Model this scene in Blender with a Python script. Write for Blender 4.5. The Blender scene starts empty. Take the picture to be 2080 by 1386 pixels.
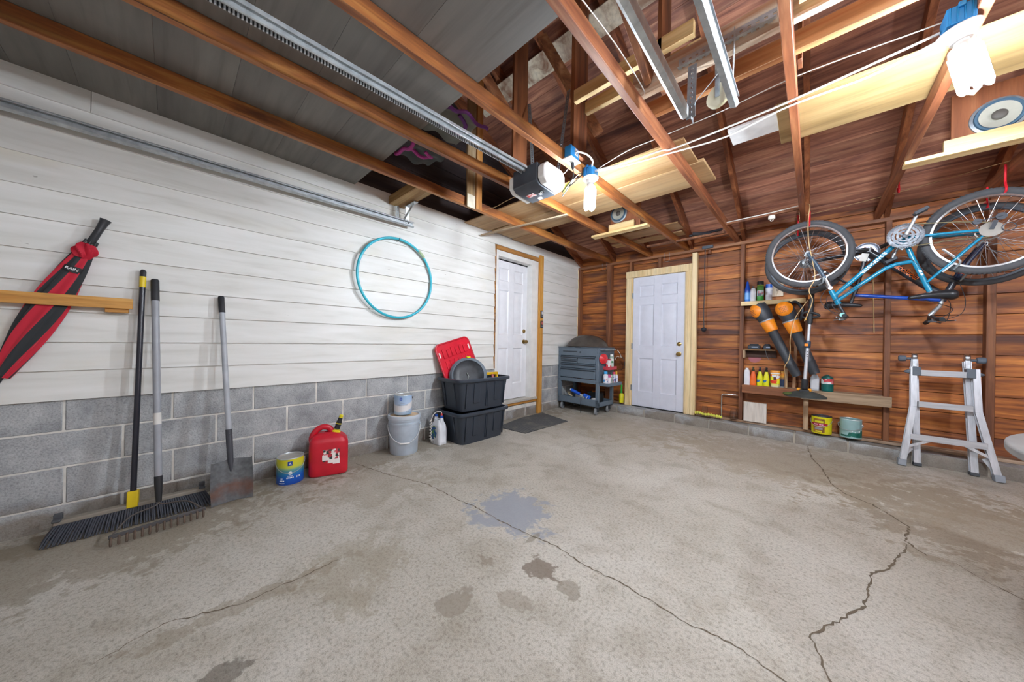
import bpy, bmesh, math, random
from mathutils import Vector, Matrix, Euler
C = bpy.context.scene.collection
SC = bpy.context.scene
R = math.radians
rnd = random.Random(7)

# ---------------------------------------------------------------- camera, world, exposure
cam_d = bpy.data.cameras.new('camera'); cam = bpy.data.objects.new('camera', cam_d); C.objects.link(cam)
rt, up, fw = Vector((.72882839, .68448516, .01700737)), Vector((-.01223495, -.0118158, .99985534)), Vector((-.684587, .728931, .000237))
m = Matrix((rt, up, -fw)).transposed().to_4x4(); m.translation = Vector((3.1182, -5.0302, 1.1113))
cam.matrix_world = m
cam_d.sensor_fit = 'HORIZONTAL'; cam_d.sensor_width = 36.0; cam_d.lens = 649.2 / 2080 * 36.0
cam_d.clip_start = .02; cam_d.clip_end = 60
SC.camera = cam
w = bpy.data.worlds.new('world'); SC.world = w; w.use_nodes = True
w.node_tree.nodes['Background'].inputs[0].default_value = (.55, .6, .7, 1)
w.node_tree.nodes['Background'].inputs[1].default_value = .3
SC.view_settings.view_transform = 'Standard'; SC.view_settings.look = 'None'
SC.view_settings.gamma = 1.0; SC.view_settings.use_curve_mapping = False
SC.view_settings.exposure = 0.86
try:
    SC.cycles.max_bounces = 10; SC.cycles.diffuse_bounces = 6; SC.cycles.sample_clamp_indirect = 8
    SC.cycles.use_denoising = True
except Exception: pass
LAMP_NEAR_MOTOR = 310.0        # emission of the lamp beside the door motor
LAMP_BIG = 470.0               # emission of the lamp at the upper right
FILL_LAMP_BEHIND = 230.0            # fill lamp added out of view above the camera, brightens floor and walls
FILL_LAMP_RIGHT = 400.0             # unseen lamp added by the right wall as fill for the white siding

# ---------------------------------------------------------------- materials
def hx(h):
    h = h.lstrip('#'); v = [int(h[i:i+2], 16)/255 for i in (0, 2, 4)]
    return tuple(((c/12.92) if c <= .04045 else ((c+.055)/1.055)**2.4) for c in v) + (1,)
_M = {}
def newmat(name):
    ma = bpy.data.materials.new(name); ma.use_nodes = True; nt = ma.node_tree; nt.nodes.clear()
    out = nt.nodes.new('ShaderNodeOutputMaterial'); b = nt.nodes.new('ShaderNodeBsdfPrincipled')
    nt.links.new(b.outputs[0], out.inputs[0]); return ma, nt, b
def N(nt, t, **k):
    n = nt.nodes.new(t)
    for a, v in k.items():
        if a.startswith('_'): n.inputs[int(a[1:])].default_value = v
        else: setattr(n, a, v)
    return n
def ramp(nt, fac, stops):
    r = nt.nodes.new('ShaderNodeValToRGB'); e = r.color_ramp.elements
    e[0].position, e[0].color = stops[0]; e[1].position, e[1].color = stops[-1]
    for p, c in stops[1:-1]:
        q = e.new(p); q.color = c
    nt.links.new(fac, r.inputs[0]); return r.outputs[0]
def mix(nt, fac, a, b, mode='MIX'):
    n = nt.nodes.new('ShaderNodeMix'); n.data_type = 'RGBA'; n.blend_type = mode
    for s, v in ((0, fac), (6, a), (7, b)):
        if hasattr(v, 'is_output'): nt.links.new(v, n.inputs[s])
        else: n.inputs[s].default_value = v
    return n.outputs[2]
def math_(nt, op, a, b=0.0, clamp=False):
    n = nt.nodes.new('ShaderNodeMath'); n.operation = op; n.use_clamp = clamp
    for i, v in enumerate((a, b)):
        if hasattr(v, 'is_output'): nt.links.new(v, n.inputs[i])
        else: n.inputs[i].default_value = v
    return n.outputs[0]
def coords(nt, island=True):
    tc = N(nt, 'ShaderNodeTexCoord'); v = tc.outputs['Object']
    if island:
        g = N(nt, 'ShaderNodeNewGeometry'); oi = N(nt, 'ShaderNodeObjectInfo')
        s = math_(nt, 'MULTIPLY', math_(nt, 'ADD', g.outputs['Random Per Island'], oi.outputs['Random']), 41.0)
        a = N(nt, 'ShaderNodeVectorMath', operation='ADD'); nt.links.new(v, a.inputs[0])
        cb = N(nt, 'ShaderNodeCombineXYZ')
        for i in range(3): nt.links.new(s, cb.inputs[i])
        nt.links.new(cb.outputs[0], a.inputs[1]); return a.outputs[0], g.outputs['Random Per Island']
    return v, None
def noise(nt, v, scale, detail=4, dist=0.0, vs=None, rough=.55):
    if vs:
        mp = N(nt, 'ShaderNodeMapping'); mp.inputs['Scale'].default_value = vs; nt.links.new(v, mp.inputs[0]); v = mp.outputs[0]
    n = N(nt, 'ShaderNodeTexNoise'); n.inputs['Scale'].default_value = scale; n.inputs['Detail'].default_value = detail
    n.inputs['Distortion'].default_value = dist; n.inputs['Roughness'].default_value = rough
    nt.links.new(v, n.inputs['Vector']); return n.outputs['Fac']
def bump(nt, b, h, st=.3, d=.01):
    n = N(nt, 'ShaderNodeBump'); n.inputs['Strength'].default_value = st; n.inputs['Distance'].default_value = d
    nt.links.new(h, n.inputs['Height']); nt.links.new(n.outputs[0], b.inputs['Normal'])
def P(col, rough=.5, metal=0.0, var=.06, **k):
    """plain surface with a faint mottling"""
    key = (col, rough, metal, var, tuple(sorted(k.items())))
    if key in _M: return _M[key]
    ma, nt, b = newmat('surface_' + col.strip('#')); c = hx(col)
    v, _ = coords(nt, False); f = noise(nt, v, 9, 3)
    lo = tuple(x*(1-var*2) for x in c[:3])+(1,); hi = tuple(min(1, x*(1+var*2)) for x in c[:3])+(1,)
    nt.links.new(ramp(nt, f, [(.3, lo), (.7, hi)]), b.inputs['Base Color'])
    b.inputs['Roughness'].default_value = rough; b.inputs['Metallic'].default_value = metal
    for a, v2 in k.items(): b.inputs[a].default_value = v2
    _M[key] = ma; return ma
def wood(name, dark, mid, light, axis='x', grain=16, rough=.6, blot=.5, blotcol=None, var=.35, knots=False):
    if name in _M: return _M[name]
    ma, nt, b = newmat(name); v, ri = coords(nt)
    vs = {'x': (.075, 1, 1), 'y': (1, .075, 1), 'z': (1, 1, .075)}[axis]
    f = noise(nt, v, grain, 6, .6, vs); big = noise(nt, v, 5.0, 5, .8, tuple(.24 if q < 1 else 1 for q in vs))
    col = ramp(nt, f, [(.28, hx(dark)), (.5, hx(mid)), (.74, hx(light))])
    fine = noise(nt, v, grain*5, 3, .3, vs, .6)
    col = mix(nt, .8, col, ramp(nt, fine, [(.3, (.74, .72, .7, 1)), (.5, (1, 1, 1, 1)), (.72, (1.12, 1.1, 1.08, 1))]), 'MULTIPLY')
    bc = hx(blotcol or dark)
    col = mix(nt, math_(nt, 'MULTIPLY', ramp(nt, big, [(.5, (0, 0, 0, 1)), (.68, (1, 1, 1, 1))]), blot), col, bc)
    if knots:
        vo = N(nt, 'ShaderNodeTexVoronoi'); vo.inputs['Scale'].default_value = 3.2
        mp = N(nt, 'ShaderNodeMapping'); mp.inputs['Scale'].default_value = {'x': (.5, 1, 1), 'y': (1, .5, 1), 'z': (1, 1, .5)}[axis]
        nt.links.new(v, mp.inputs[0]); nt.links.new(mp.outputs[0], vo.inputs['Vector'])
        col = mix(nt, ramp(nt, vo.outputs['Distance'], [(.04, (1, 1, 1, 1)), (.13, (0, 0, 0, 1))]), col, hx(dark))
    br = math_(nt, 'ADD', math_(nt, 'MULTIPLY', ri, var), 1-var*.5)
    cb = N(nt, 'ShaderNodeCombineXYZ')
    for i in range(3): nt.links.new(br, cb.inputs[i])
    col = mix(nt, 1.0, col, cb.outputs[0], 'MULTIPLY')
    nt.links.new(col, b.inputs['Base Color']); b.inputs['Roughness'].default_value = rough
    bump(nt, b, f, .25, .004); _M[name] = ma; return ma

def mat_floor():
    ma, nt, b = newmat('concrete_floor'); v, _ = coords(nt, False)
    n1 = noise(nt, v, 1.1, 5, .3); n2 = noise(nt, v, 70, 3); n3 = noise(nt, v, 260, 2); n4 = noise(nt, v, 5, 6, .4)
    col = ramp(nt, n1, [(.3, hx('#aaa498')), (.52, hx('#b8b3a8')), (.7, hx('#c4c0b7'))])
    col = mix(nt, .45, col, ramp(nt, n4, [(.36, (.66, .62, .56, 1)), (.5, (1, 1, 1, 1)), (.66, (1.04, 1.04, 1.04, 1))]), 'MULTIPLY')
    col = mix(nt, .75, col, ramp(nt, n2, [(.32, (.62, .6, .57, 1)), (.5, (1, 1, 1, 1)), (.72, (1.12, 1.12, 1.12, 1))]), 'MULTIPLY')
    col = mix(nt, .6, col, ramp(nt, n3, [(.3, (.5, .48, .45, 1)), (.5, (1, 1, 1, 1)), (.7, (1.18, 1.18, 1.18, 1))]), 'MULTIPLY')
    vo = N(nt, 'ShaderNodeTexVoronoi'); vo.inputs['Scale'].default_value = 26; nt.links.new(v, vo.inputs['Vector'])
    sp = math_(nt, 'MULTIPLY', ramp(nt, vo.outputs['Distance'], [(.06, (1, 1, 1, 1)), (.15, (0, 0, 0, 1))]), ramp(nt, noise(nt, v, 2.1, 2), [(.5, (0, 0, 0, 1)), (.62, (1, 1, 1, 1))]))
    col = mix(nt, math_(nt, 'MULTIPLY', sp, .55), col, hx('#5d5448'))
    # stains and paint spills with their own outlines: (x, y, radius x, radius y, ragged edge, colour, strength)
    wob = noise(nt, v, 7, 6, .6); wob2 = noise(nt, v, 22, 4, .3)
    sx = N(nt, 'ShaderNodeSeparateXYZ'); nt.links.new(v, sx.inputs[0])
    for (x, y, rx, ry, rag, c, st) in ((1.70, -3.50, .27, .27, 1.1, '#8f949d', .85), (2.16, -3.79, .10, .075, 1.6, '#6f6254', .8),
            (2.03, -4.20, .05, .10, 1.6, '#857b6d', .7), (1.90, -3.93, .06, .03, 1.6, '#7c7060', .55), (2.33, -3.79, .05, .05, 1.8, '#7c7263', .6), (2.2, -4.0, .09, .05, 1.8, '#857a6b', .5),
            (1.41, -4.72, .05, .35, 1.8, '#857864', .45), (1.5, -4.4, .25, .22, 1.8, '#8f846f', .35), (1.73, -4.9, .05, .07, 1.6, '#4f463c', .6),
            (3.05, -1.0, 1.3, .7, 1.4, '#94866f', .45), (3.8, -1.5, .6, .7, 1.5, '#857863', .55), (.35, -5.3, .45, .9, 1.2, '#7d705b', .5), (1.2, -1.0, 1.0, .6, 1.4, '#9b8f79', .4), (.7, -3.9, .35, .4, 1.6, '#8d806a', .35), (.15, -3.0, .22, 3.2, 1.2, '#7a6d58', .5), (2.6, -4.25, .03, .04, 1.5, '#6a5d4d', .6), (1.98, -3.62, .018, .05, 1.2, '#77705f', .6)):
        dx = math_(nt, 'DIVIDE', math_(nt, 'SUBTRACT', sx.outputs[0], x), rx); dy = math_(nt, 'DIVIDE', math_(nt, 'SUBTRACT', sx.outputs[1], y), ry)
        d = math_(nt, 'SQRT', math_(nt, 'ADD', math_(nt, 'MULTIPLY', dx, dx), math_(nt, 'MULTIPLY', dy, dy)))
        d = math_(nt, 'ADD', d, math_(nt, 'MULTIPLY', math_(nt, 'ADD', math_(nt, 'SUBTRACT', wob, .5), math_(nt, 'MULTIPLY', math_(nt, 'SUBTRACT', wob2, .5), .6)), rag*2))
        f = ramp(nt, d, [(.78, (1, 1, 1, 1)), (1.0 if st > .45 else 1.25, (0, 0, 0, 1))])
        col = mix(nt, math_(nt, 'MULTIPLY', f, st), col, hx(c))
    nt.links.new(col, b.inputs['Base Color']); b.inputs['Roughness'].default_value = .62
    bump(nt, b, n2, .18, .004); return ma
def mat_paintboard():
    ma, nt, b = newmat('white_painted_siding'); v, ri = coords(nt)
    f = noise(nt, v, 14, 6, .5, (1, .12, 1)); sp = noise(nt, v, 34, 3, .3, (1, .4, 1)); st = noise(nt, v, 1.7, 4, .5, (1, .5, 1))
    col = ramp(nt, f, [(.25, hx('#cccac2')), (.45, hx('#dcdbd5')), (.7, hx('#e5e4e0'))])
    col = mix(nt, ramp(nt, st, [(.6, (0, 0, 0, 1)), (.78, (.5, .5, .5, 1))]), col, hx('#cfc6a8'))
    col = mix(nt, ramp(nt, sp, [(.74, (0, 0, 0, 1)), (.79, (.75, .75, .75, 1))]), col, hx('#6d6558'))
    nt.links.new(col, b.inputs['Base Color']); b.inputs['Roughness'].default_value = .45
    bump(nt, b, f, .1, .003); return ma
def mat_block():
    ma, nt, b = newmat('grey_concrete_block'); v, ri = coords(nt); tc = N(nt, 'ShaderNodeTexCoord')
    f = noise(nt, v, 6, 5, .4); g = noise(nt, v, 120, 3); s = noise(nt, v, 2.3, 4, .8)
    col = ramp(nt, f, [(.3, hx('#8e9092')), (.5, hx('#a6a8a9')), (.7, hx('#b9bbbb'))])
    col = mix(nt, .7, col, ramp(nt, g, [(.3, (.6, .6, .6, 1)), (.5, (1, 1, 1, 1)), (.72, (1.2, 1.2, 1.2, 1))]), 'MULTIPLY')
    sx = N(nt, 'ShaderNodeSeparateXYZ'); nt.links.new(tc.outputs['Object'], sx.inputs[0])
    # soil splashed along the foot of the wall
    d = math_(nt, 'ADD', math_(nt, 'MULTIPLY', sx.outputs[2], -5.0), math_(nt, 'MULTIPLY', s, 2.6))
    col = mix(nt, ramp(nt, d, [(.55, (0, 0, 0, 1)), (1.15, (.62, .62, .62, 1))]), col, hx('#6d5b41'))
    nt.links.new(col, b.inputs['Base Color']); b.inputs['Roughness'].default_value = .9
    bump(nt, b, g, .5, .006); return ma
def mat_metal(name, lo, hi, rough=.32, scale=30, vs=(1, 1, 1), metal=1.0):
    if name in _M: return _M[name]
    ma, nt, b = newmat(name); v, _ = coords(nt, False); f = noise(nt, v, scale, 4, .2, vs)
    nt.links.new(ramp(nt, f, [(.3, hx(lo)), (.7, hx(hi))]), b.inputs['Base Color'])
    b.inputs['Metallic'].default_value = metal; b.inputs['Roughness'].default_value = rough; _M[name] = ma; return ma
def mat_emit(name, col, st):
    ma = bpy.data.materials.new(name); ma.use_nodes = True; nt = ma.node_tree; nt.nodes.clear()
    o = nt.nodes.new('ShaderNodeOutputMaterial'); e = nt.nodes.new('ShaderNodeEmission')
    e.inputs[0].default_value = col; e.inputs[1].default_value = st; nt.links.new(e.outputs[0], o.inputs[0]); return ma
def mat_grade(name, stops, z0, z1, rough=.4, wave=.0):
    """printed label whose colours run from the foot to the rim"""
    ma, nt, b = newmat(name); tc = N(nt, 'ShaderNodeTexCoord'); sx = N(nt, 'ShaderNodeSeparateXYZ'); nt.links.new(tc.outputs['Object'], sx.inputs[0])
    f = math_(nt, 'DIVIDE', math_(nt, 'SUBTRACT', sx.outputs[2], z0), z1-z0)
    f = math_(nt, 'ADD', f, math_(nt, 'MULTIPLY', math_(nt, 'SUBTRACT', noise(nt, tc.outputs['Object'], 5, 1), .5), wave))
    nt.links.new(ramp(nt, f, [(p, hx(c)) for p, c in stops]), b.inputs['Base Color']); b.inputs['Roughness'].default_value = rough; return ma
def mat_print(name, cols, scale=60, rough=.4, vs=(1, 1, 1)):
    """small printed matter: blocks of colour too fine to read"""
    if name in _M: return _M[name]
    ma, nt, b = newmat(name); v, _ = coords(nt, False); mp = N(nt, 'ShaderNodeMapping'); mp.inputs['Scale'].default_value = vs
    nt.links.new(v, mp.inputs[0]); vo = N(nt, 'ShaderNodeTexVoronoi'); vo.distance = 'CHEBYCHEV'; vo.inputs['Scale'].default_value = scale; nt.links.new(mp.outputs[0], vo.inputs['Vector'])
    sx = N(nt, 'ShaderNodeSeparateColor'); nt.links.new(vo.outputs['Color'], sx.inputs[0])
    r = nt.nodes.new('ShaderNodeValToRGB'); r.color_ramp.interpolation = 'CONSTANT'; e = r.color_ramp.elements; n = len(cols)
    e[0].position = 0; e[0].color = hx(cols[0]); e[1].position = 1/n; e[1].color = hx(cols[1])
    for i in range(2, n): e.new(i/n).color = hx(cols[i])
    nt.links.new(sx.outputs[0], r.inputs[0]); nt.links.new(r.outputs[0], b.inputs['Base Color']); b.inputs['Roughness'].default_value = rough; _M[name] = ma; return ma
def mat_glass():
    ma, nt, b = newmat('clear_glass'); b.inputs['Transmission Weight'].default_value = 1; b.inputs['Roughness'].default_value = .03; b.inputs['IOR'].default_value = 1.3
    b.inputs['Base Color'].default_value = (.93, .96, .96, 1); return ma

FLOOR = mat_floor(); SIDING = mat_paintboard(); BLOCK = mat_block(); GLASS = mat_glass()
MORTAR = P('#d6d3cb', .9, var=.1)
WALLW = wood('stained_wall_boards', '#4a2a1e', '#a05c2a', '#cf8740', 'x', 21, .55, .72, '#472a2a', .5)
ROOFW = wood('stained_roof_boards', '#6b443a', '#a5705a', '#cf9c7c', 'x', 20, .6, .6, '#5f3f40', .45)
STUD = wood('stained_studs', '#4c2a1a', '#7d4d30', '#a06a44', 'z', 14, .6, .35, None, .25)
RAFT = wood('stained_rafters', '#59301f', '#905636', '#b9784c', 'y', 14, .55, .4, None, .3)
JOIST = wood('stained_joists', '#5f3320', '#9a5c2c', '#c08848', 'y', 16, .5, .75, '#4b2c20', .2)
JOISTR = wood('stained_joists_red', '#5f3120', '#8f5535', '#b27a52', 'y', 18, .5, .35, '#553028', .2)
PINE = wood('pale_pine', '#c79a5c', '#e3c58d', '#f0dcae', 'x', 9, .55, .2, '#b98745', .12, True)
PINEZ = wood('pale_pine_upright', '#cdaa72', '#e6cfa0', '#efdfba', 'z', 9, .55, .15, '#b98745', .08, True)
PLY = wood('plywood', '#8f6a3d', '#a5825a', '#b4956c', 'x', 5, .6, .25, '#c0935a', .1)
FIR = wood('amber_fir', '#b87a2c', '#cf9440', '#dcab5c', 'z', 20, .5, .2, None, .08, False)
FIRY = wood('amber_fir_flat', '#a9702c', '#c68d42', '#d8a65c', 'y', 20, .5, .2, None, .08, True)
GREYW = wood('weathered_wood', '#8a745c', '#ad977c', '#c7b497', 'x', 14, .75, .3, '#7c6248', .2)
GREYWZ = wood('weathered_wood_upright', '#85684e', '#a88c6e', '#bfa587', 'z', 14, .75, .3, '#6f5640', .2)
PEEL = wood('peeling_white_wood', '#7a4326', '#d9cfb8', '#e6dfcd', 'z', 7, .7, .75, '#7d4526', .1)
OLDPAINT = wood('worn_whitewash', '#a35f2f', '#cdbda6', '#ded4c4', 'x', 9, .7, .45, '#b0764a', .1)
PANEL = wood('charcoal_panel', '#65615c', '#74706a', '#817d77', 'x', 4, .55, .3, '#5c5853', .12)
STEEL = mat_metal('galvanised_steel', '#a9b1b5', '#d6dcde', .38, 18, metal=.55)
STEELD = mat_metal('dull_steel', '#82898d', '#a5adb1', .42, 25, metal=.5)
CHROME = mat_metal('bright_metal', '#c9cdd0', '#e8eaec', .2, 20)
ALU = mat_metal('aluminium', '#bcc0c6', '#dde0e6', .4, 40, (1, 1, .1), metal=.45)
BRASS = mat_metal('antique_brass', '#8d7445', '#b59a63', .3, 30)
DARKM = mat_metal('dark_steel', '#46474a', '#5c5d60', .5, 20, metal=.6)
BLACK = P('#1d1e20', .45); RUBBER = P('#3c3d40', .8); CHAR = P('#34363a', .5); WHITE = P('#e9e9e8', .4); DOORW = P('#e3e4e8', .38, var=.02); TRIMW = P('#e6e5e1', .45, var=.03)
WIREW = P('#e4e2dc', .5); TAN = P('#c8a878', .7); RED = P('#c3202c', .4); ORANGE = P('#ee8a1a', .42); YEL = P('#e3c51c', .42); BLUE = P('#1d62b8', .45); TEAL = P('#1b81a3', .22)
SLATE = P('#63717e', .38, var=.03); SLATED = P('#3e4852', .45)

# ---------------------------------------------------------------- mesh builder
class MB:
    def __init__(s): s.bm = bmesh.new()
    def _add(s, vs, fs, M=None):
        v = [s.bm.verts.new((M @ Vector(p)) if M else p) for p in vs]
        for f in fs:
            try: s.bm.faces.new([v[i] for i in f])
            except ValueError: pass
        return s
    def box(s, x0, x1, y0, y1, z0, z1, M=None):
        return s._add([(x, y, z) for z in (z0, z1) for y in (y0, y1) for x in (x0, x1)],
                      [(0, 2, 3, 1), (4, 5, 7, 6), (0, 1, 5, 4), (2, 6, 7, 3), (0, 4, 6, 2), (1, 3, 7, 5)], M)
    def cbox(s, c, d, rot=(0, 0, 0)):
        M = Matrix.Translation(c) @ Euler(rot).to_matrix().to_4x4()
        return s.box(-d[0]/2, d[0]/2, -d[1]/2, d[1]/2, -d[2]/2, d[2]/2, M)
    def beam(s, a, b, wd, ht, upv=(0, 0, 1)):
        """bar of section wd x ht from a to b"""
        a, b = Vector(a), Vector(b); d = b-a; L = d.length; d.normalize(); u = Vector(upv); sx = d.cross(u).normalized(); u = sx.cross(d)
        M = Matrix((sx, d, u)).transposed().to_4x4(); M.translation = a
        return s.box(-wd/2, wd/2, 0, L, -ht/2, ht/2, M)
    def tube(s, pts, r, n=8, closed=False, cap=True):
        pts = [Vector(p) for p in pts]; k = len(pts); rs = r if isinstance(r, (list, tuple)) else [r]*k
        rings = []; ref = None
        for i, p in enumerate(pts):
            if closed: d = pts[(i+1) % k]-pts[i-1]
            else: d = pts[min(i+1, k-1)]-pts[max(i-1, 0)]
            d.normalize()
            if ref is None: ref = d.orthogonal().normalized()
            else: ref = (ref-d*ref.dot(d)); ref = ref.normalized() if ref.length > 1e-6 else d.orthogonal().normalized()
            q = d.cross(ref)
            rings.append([s.bm.verts.new(p+(ref*math.cos(2*math.pi*j/n)+q*math.sin(2*math.pi*j/n))*rs[i]) for j in range(n)])
        for i in range(k if closed else k-1):
            a, b = rings[i], rings[(i+1) % k]
            for j in range(n):
                try: s.bm.faces.new((a[j], a[(j+1) % n], b[(j+1) % n], b[j]))
                except ValueError: pass
        if cap and not closed: s.bm.faces.new(rings[0][::-1]); s.bm.faces.new(rings[-1])
        return s
    def lathe(s, prof, c=(0, 0, 0), n=28, axis=None, sq=None):
        """profile of (radius, height) turned round an axis; sq squares the section off"""
        M = Matrix.Translation(c)
        if axis is not None: M = M @ Vector((0, 0, 1)).rotation_difference(Vector(axis)).to_matrix().to_4x4()
        rings = []
        for (r, z) in prof:
            if r < 1e-5: rings.append([s.bm.verts.new(M @ Vector((0, 0, z)))]); continue
            ring = []
            for j in range(n):
                t = 2*math.pi*j/n; cx, sy = math.cos(t), math.sin(t)
                if sq:
                    e = sq[2] if len(sq) > 2 else 4; q = (abs(cx)**e+abs(sy)**e)**(-1/e); cx, sy = cx*q*sq[0], sy*q*sq[1]
                ring.append(s.bm.verts.new(M @ Vector((cx*r, sy*r, z))))
            rings.append(ring)
        for a, b in zip(rings, rings[1:]):
            for j in range(n):
                if len(a) == 1 and len(b) == 1: break
                f = (a[0], b[j], b[(j+1) % n]) if len(a) == 1 else ((a[j], b[0], a[(j+1) % n]) if len(b) == 1 else (a[j], b[j], b[(j+1) % n], a[(j+1) % n]))
                try: s.bm.faces.new(f)
                except ValueError: pass
        return s
    def prism(s, poly, z0, z1, M=None):
        n = len(poly); return s._add([(x, y, z) for z in (z0, z1) for x, y in poly],
            [tuple(range(n))[::-1], tuple(range(n, 2*n))]+[(i, (i+1) % n, n+(i+1) % n, n+i) for i in range(n)], M)
    def ell(s, c, r, nu=20, nv=12, M=None):
        T = Matrix.Translation(c) @ (M or Matrix()) @ Matrix.Diagonal((r[0], r[1], r[2], 1))
        pr = [(math.sin(math.pi*i/nv), -math.cos(math.pi*i/nv)) for i in range(nv+1)]
        m2 = MB().lathe(pr, n=nu); me = bpy.data.meshes.new('t'); m2.bm.to_mesh(me); me.transform(T); s.bm.from_mesh(me); bpy.data.meshes.remove(me); m2.bm.free(); return s
    def ring(s, c, Rr, r, axis=(0, 1, 0), n=48, k=8, a0=0, a1=360, flat=None):
        ax = Vector(axis).normalized(); u = ax.orthogonal().normalized(); v = ax.cross(u); c = Vector(c)
        full = (a1-a0) >= 360; cnt = n if full else n+1
        return s.tube([c+(u*math.cos(R(a0+(a1-a0)*i/n))+v*math.sin(R(a0+(a1-a0)*i/n)))*Rr for i in range(cnt)], r, k, closed=full)
    def grid(s, nu, nv, f, closed_u=False):
        vs = [[s.bm.verts.new(f(i/(nu), j/(nv))) for j in range(nv+1)] for i in range(nu+(0 if closed_u else 1))]
        for i in range(nu):
            a, b = vs[i], vs[(i+1) % len(vs)]
            for j in range(nv):
                try: s.bm.faces.new((a[j], b[j], b[j+1], a[j+1]))
                except ValueError: pass
        return s
def text_bm(mb, txt, size, M, thick=.0006, bend=None, font_w=1.0):
    """lettering as a mesh, laid flat through M or wrapped round an upright cylinder bend=(centre, radius, mid angle, height)"""
    cu = bpy.data.curves.new('t', 'FONT'); cu.body = txt; cu.size = size; cu.align_x = 'CENTER'; cu.align_y = 'CENTER'; cu.extrude = thick; cu.offset = size*.012*font_w
    ob = bpy.data.objects.new('t', cu); C.objects.link(ob); dg = bpy.context.evaluated_depsgraph_get()
    me = bpy.data.meshes.new_from_object(ob.evaluated_get(dg)); bpy.data.objects.remove(ob); bpy.data.curves.remove(cu)
    for v in me.vertices:
        if bend:
            c, r, a, z = bend; t = a+v.co.x/r; v.co = (c[0]+math.cos(t)*(r+v.co.z), c[1]+math.sin(t)*(r+v.co.z), z+v.co.y)
        else: v.co = M @ v.co
    mb.bm.from_mesh(me); bpy.data.meshes.remove(me); return mb
def frame(o, x, y):
    """matrix with its x and y axes along x and y, origin o"""
    x = Vector(x).normalized(); y = Vector(y); y = (y-x*y.dot(x)).normalized(); z = x.cross(y)
    M = Matrix((x, y, z)).transposed().to_4x4(); M.translation = Vector(o); return M

# ---------------------------------------------------------------- scene objects
def tag(o, label=None, cat=None, group=None, kind=None):
    for k, v in (('label', label), ('category', cat), ('group', group), ('kind', kind)):
        if v: o[k] = v
    return o
WM = {}
def thing(name, label, cat, loc, rz=0.0, group=None, kind=None, rot=None):
    o = bpy.data.objects.new(name, None); C.objects.link(o); o.location = loc; o.rotation_euler = rot or (0, 0, rz); o.empty_display_size = .05
    WM[o.name] = Matrix.Translation(loc) @ Euler(rot or (0, 0, rz)).to_matrix().to_4x4()
    return tag(o, label, cat, group, kind)
def obj(name, mb, mat, parent=None, world=True, bev=0.0, smooth=True, angle=38, label=None, seg=2, sub=0, keep=False):
    """ONE mesh object; vertices in world space (world=True) or in the parent's own space"""
    me = bpy.data.meshes.new(name); bmesh.ops.recalc_face_normals(mb.bm, faces=mb.bm.faces[:]); mb.bm.to_mesh(me); mb.bm.free()
    o = bpy.data.objects.new(name, me); C.objects.link(o)
    for x in (mat if isinstance(mat, (list, tuple)) else [mat]): me.materials.append(x)
    if parent:
        o.parent = parent
        if world:
            me.transform(WM[parent.name].inverted())
        WM[o.name] = WM[parent.name]
    elif keep: WM[o.name] = Matrix()
    elif world and len(me.vertices):
        xs = [v.co for v in me.vertices]; c = Vector((sum(v.x for v in xs)/len(xs), sum(v.y for v in xs)/len(xs), min(v.z for v in xs)))
        me.transform(Matrix.Translation(-c)); o.location = c; WM[o.name] = Matrix.Translation(c)
    if bev:
        b = o.modifiers.new('bevel', 'BEVEL'); b.width = bev; b.segments = seg; b.limit_method = 'ANGLE'; b.angle_limit = R(40)
    if sub:
        q = o.modifiers.new('subsurf', 'SUBSURF'); q.levels = q.render_levels = sub
    if smooth:
        me.shade_smooth(); me.set_sharp_from_angle(angle=R(angle))
    if label: o['label'] = label
    return o
def single(name, mb, mat, label, cat, group=None, **k): return tag(obj(name, mb, mat, **k), label, cat, group)
def struct(name, mb, mat, parent=None, **k):
    o = obj(name, mb, mat, parent, **k)
    if not parent: o['kind'] = 'structure'
    return o
def copy_tree(o, parent=None):
    c = o.copy(); C.objects.link(c); c.parent = parent; WM[c.name] = WM[o.name]
    for ch in list(o.children): copy_tree(ch, c)
    return c

# ================================================================ THE ROOM
X1, YF = 6.2, -6.1            # right wall, front wall (left wall x=0, back wall studs y=0)
struct('floor', MB().box(-.35, X1+.3, YF-.3, .35, -.12, 0), FLOOR, keep=True, smooth=False)
fl = bpy.data.objects['floor']; WM['floor'] = Matrix()
CRACK = P('#6a5f50', .95)
def crack(pts, wd, seed):
    r = random.Random(seed); L = []; pts = [Vector((x, y, 0)) for x, y in pts]
    for a, b in zip(pts, pts[1:]):
        n = max(2, int((b-a).length/.018)); d = (b-a).normalized(); q = Vector((-d.y, d.x, 0))
        for i in range(n): L.append((a.lerp(b, i/n)+q*r.uniform(-.006, .006), q, wd*r.uniform(.2, 1.05)))
    mb = MB(); bm = mb.bm; prev = None
    for i, (p, q, h) in enumerate(L):
        h = h*min(1, (len(L)-i)/6+.15, i/6+.15)
        cur = [bm.verts.new((p+q*h).to_tuple()[:2]+(.0009,)), bm.verts.new((p-q*h).to_tuple()[:2]+(.0009,))]
        if prev: bm.faces.new((prev[0], cur[0], cur[1], prev[1]))
        prev = cur
    return mb
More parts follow.
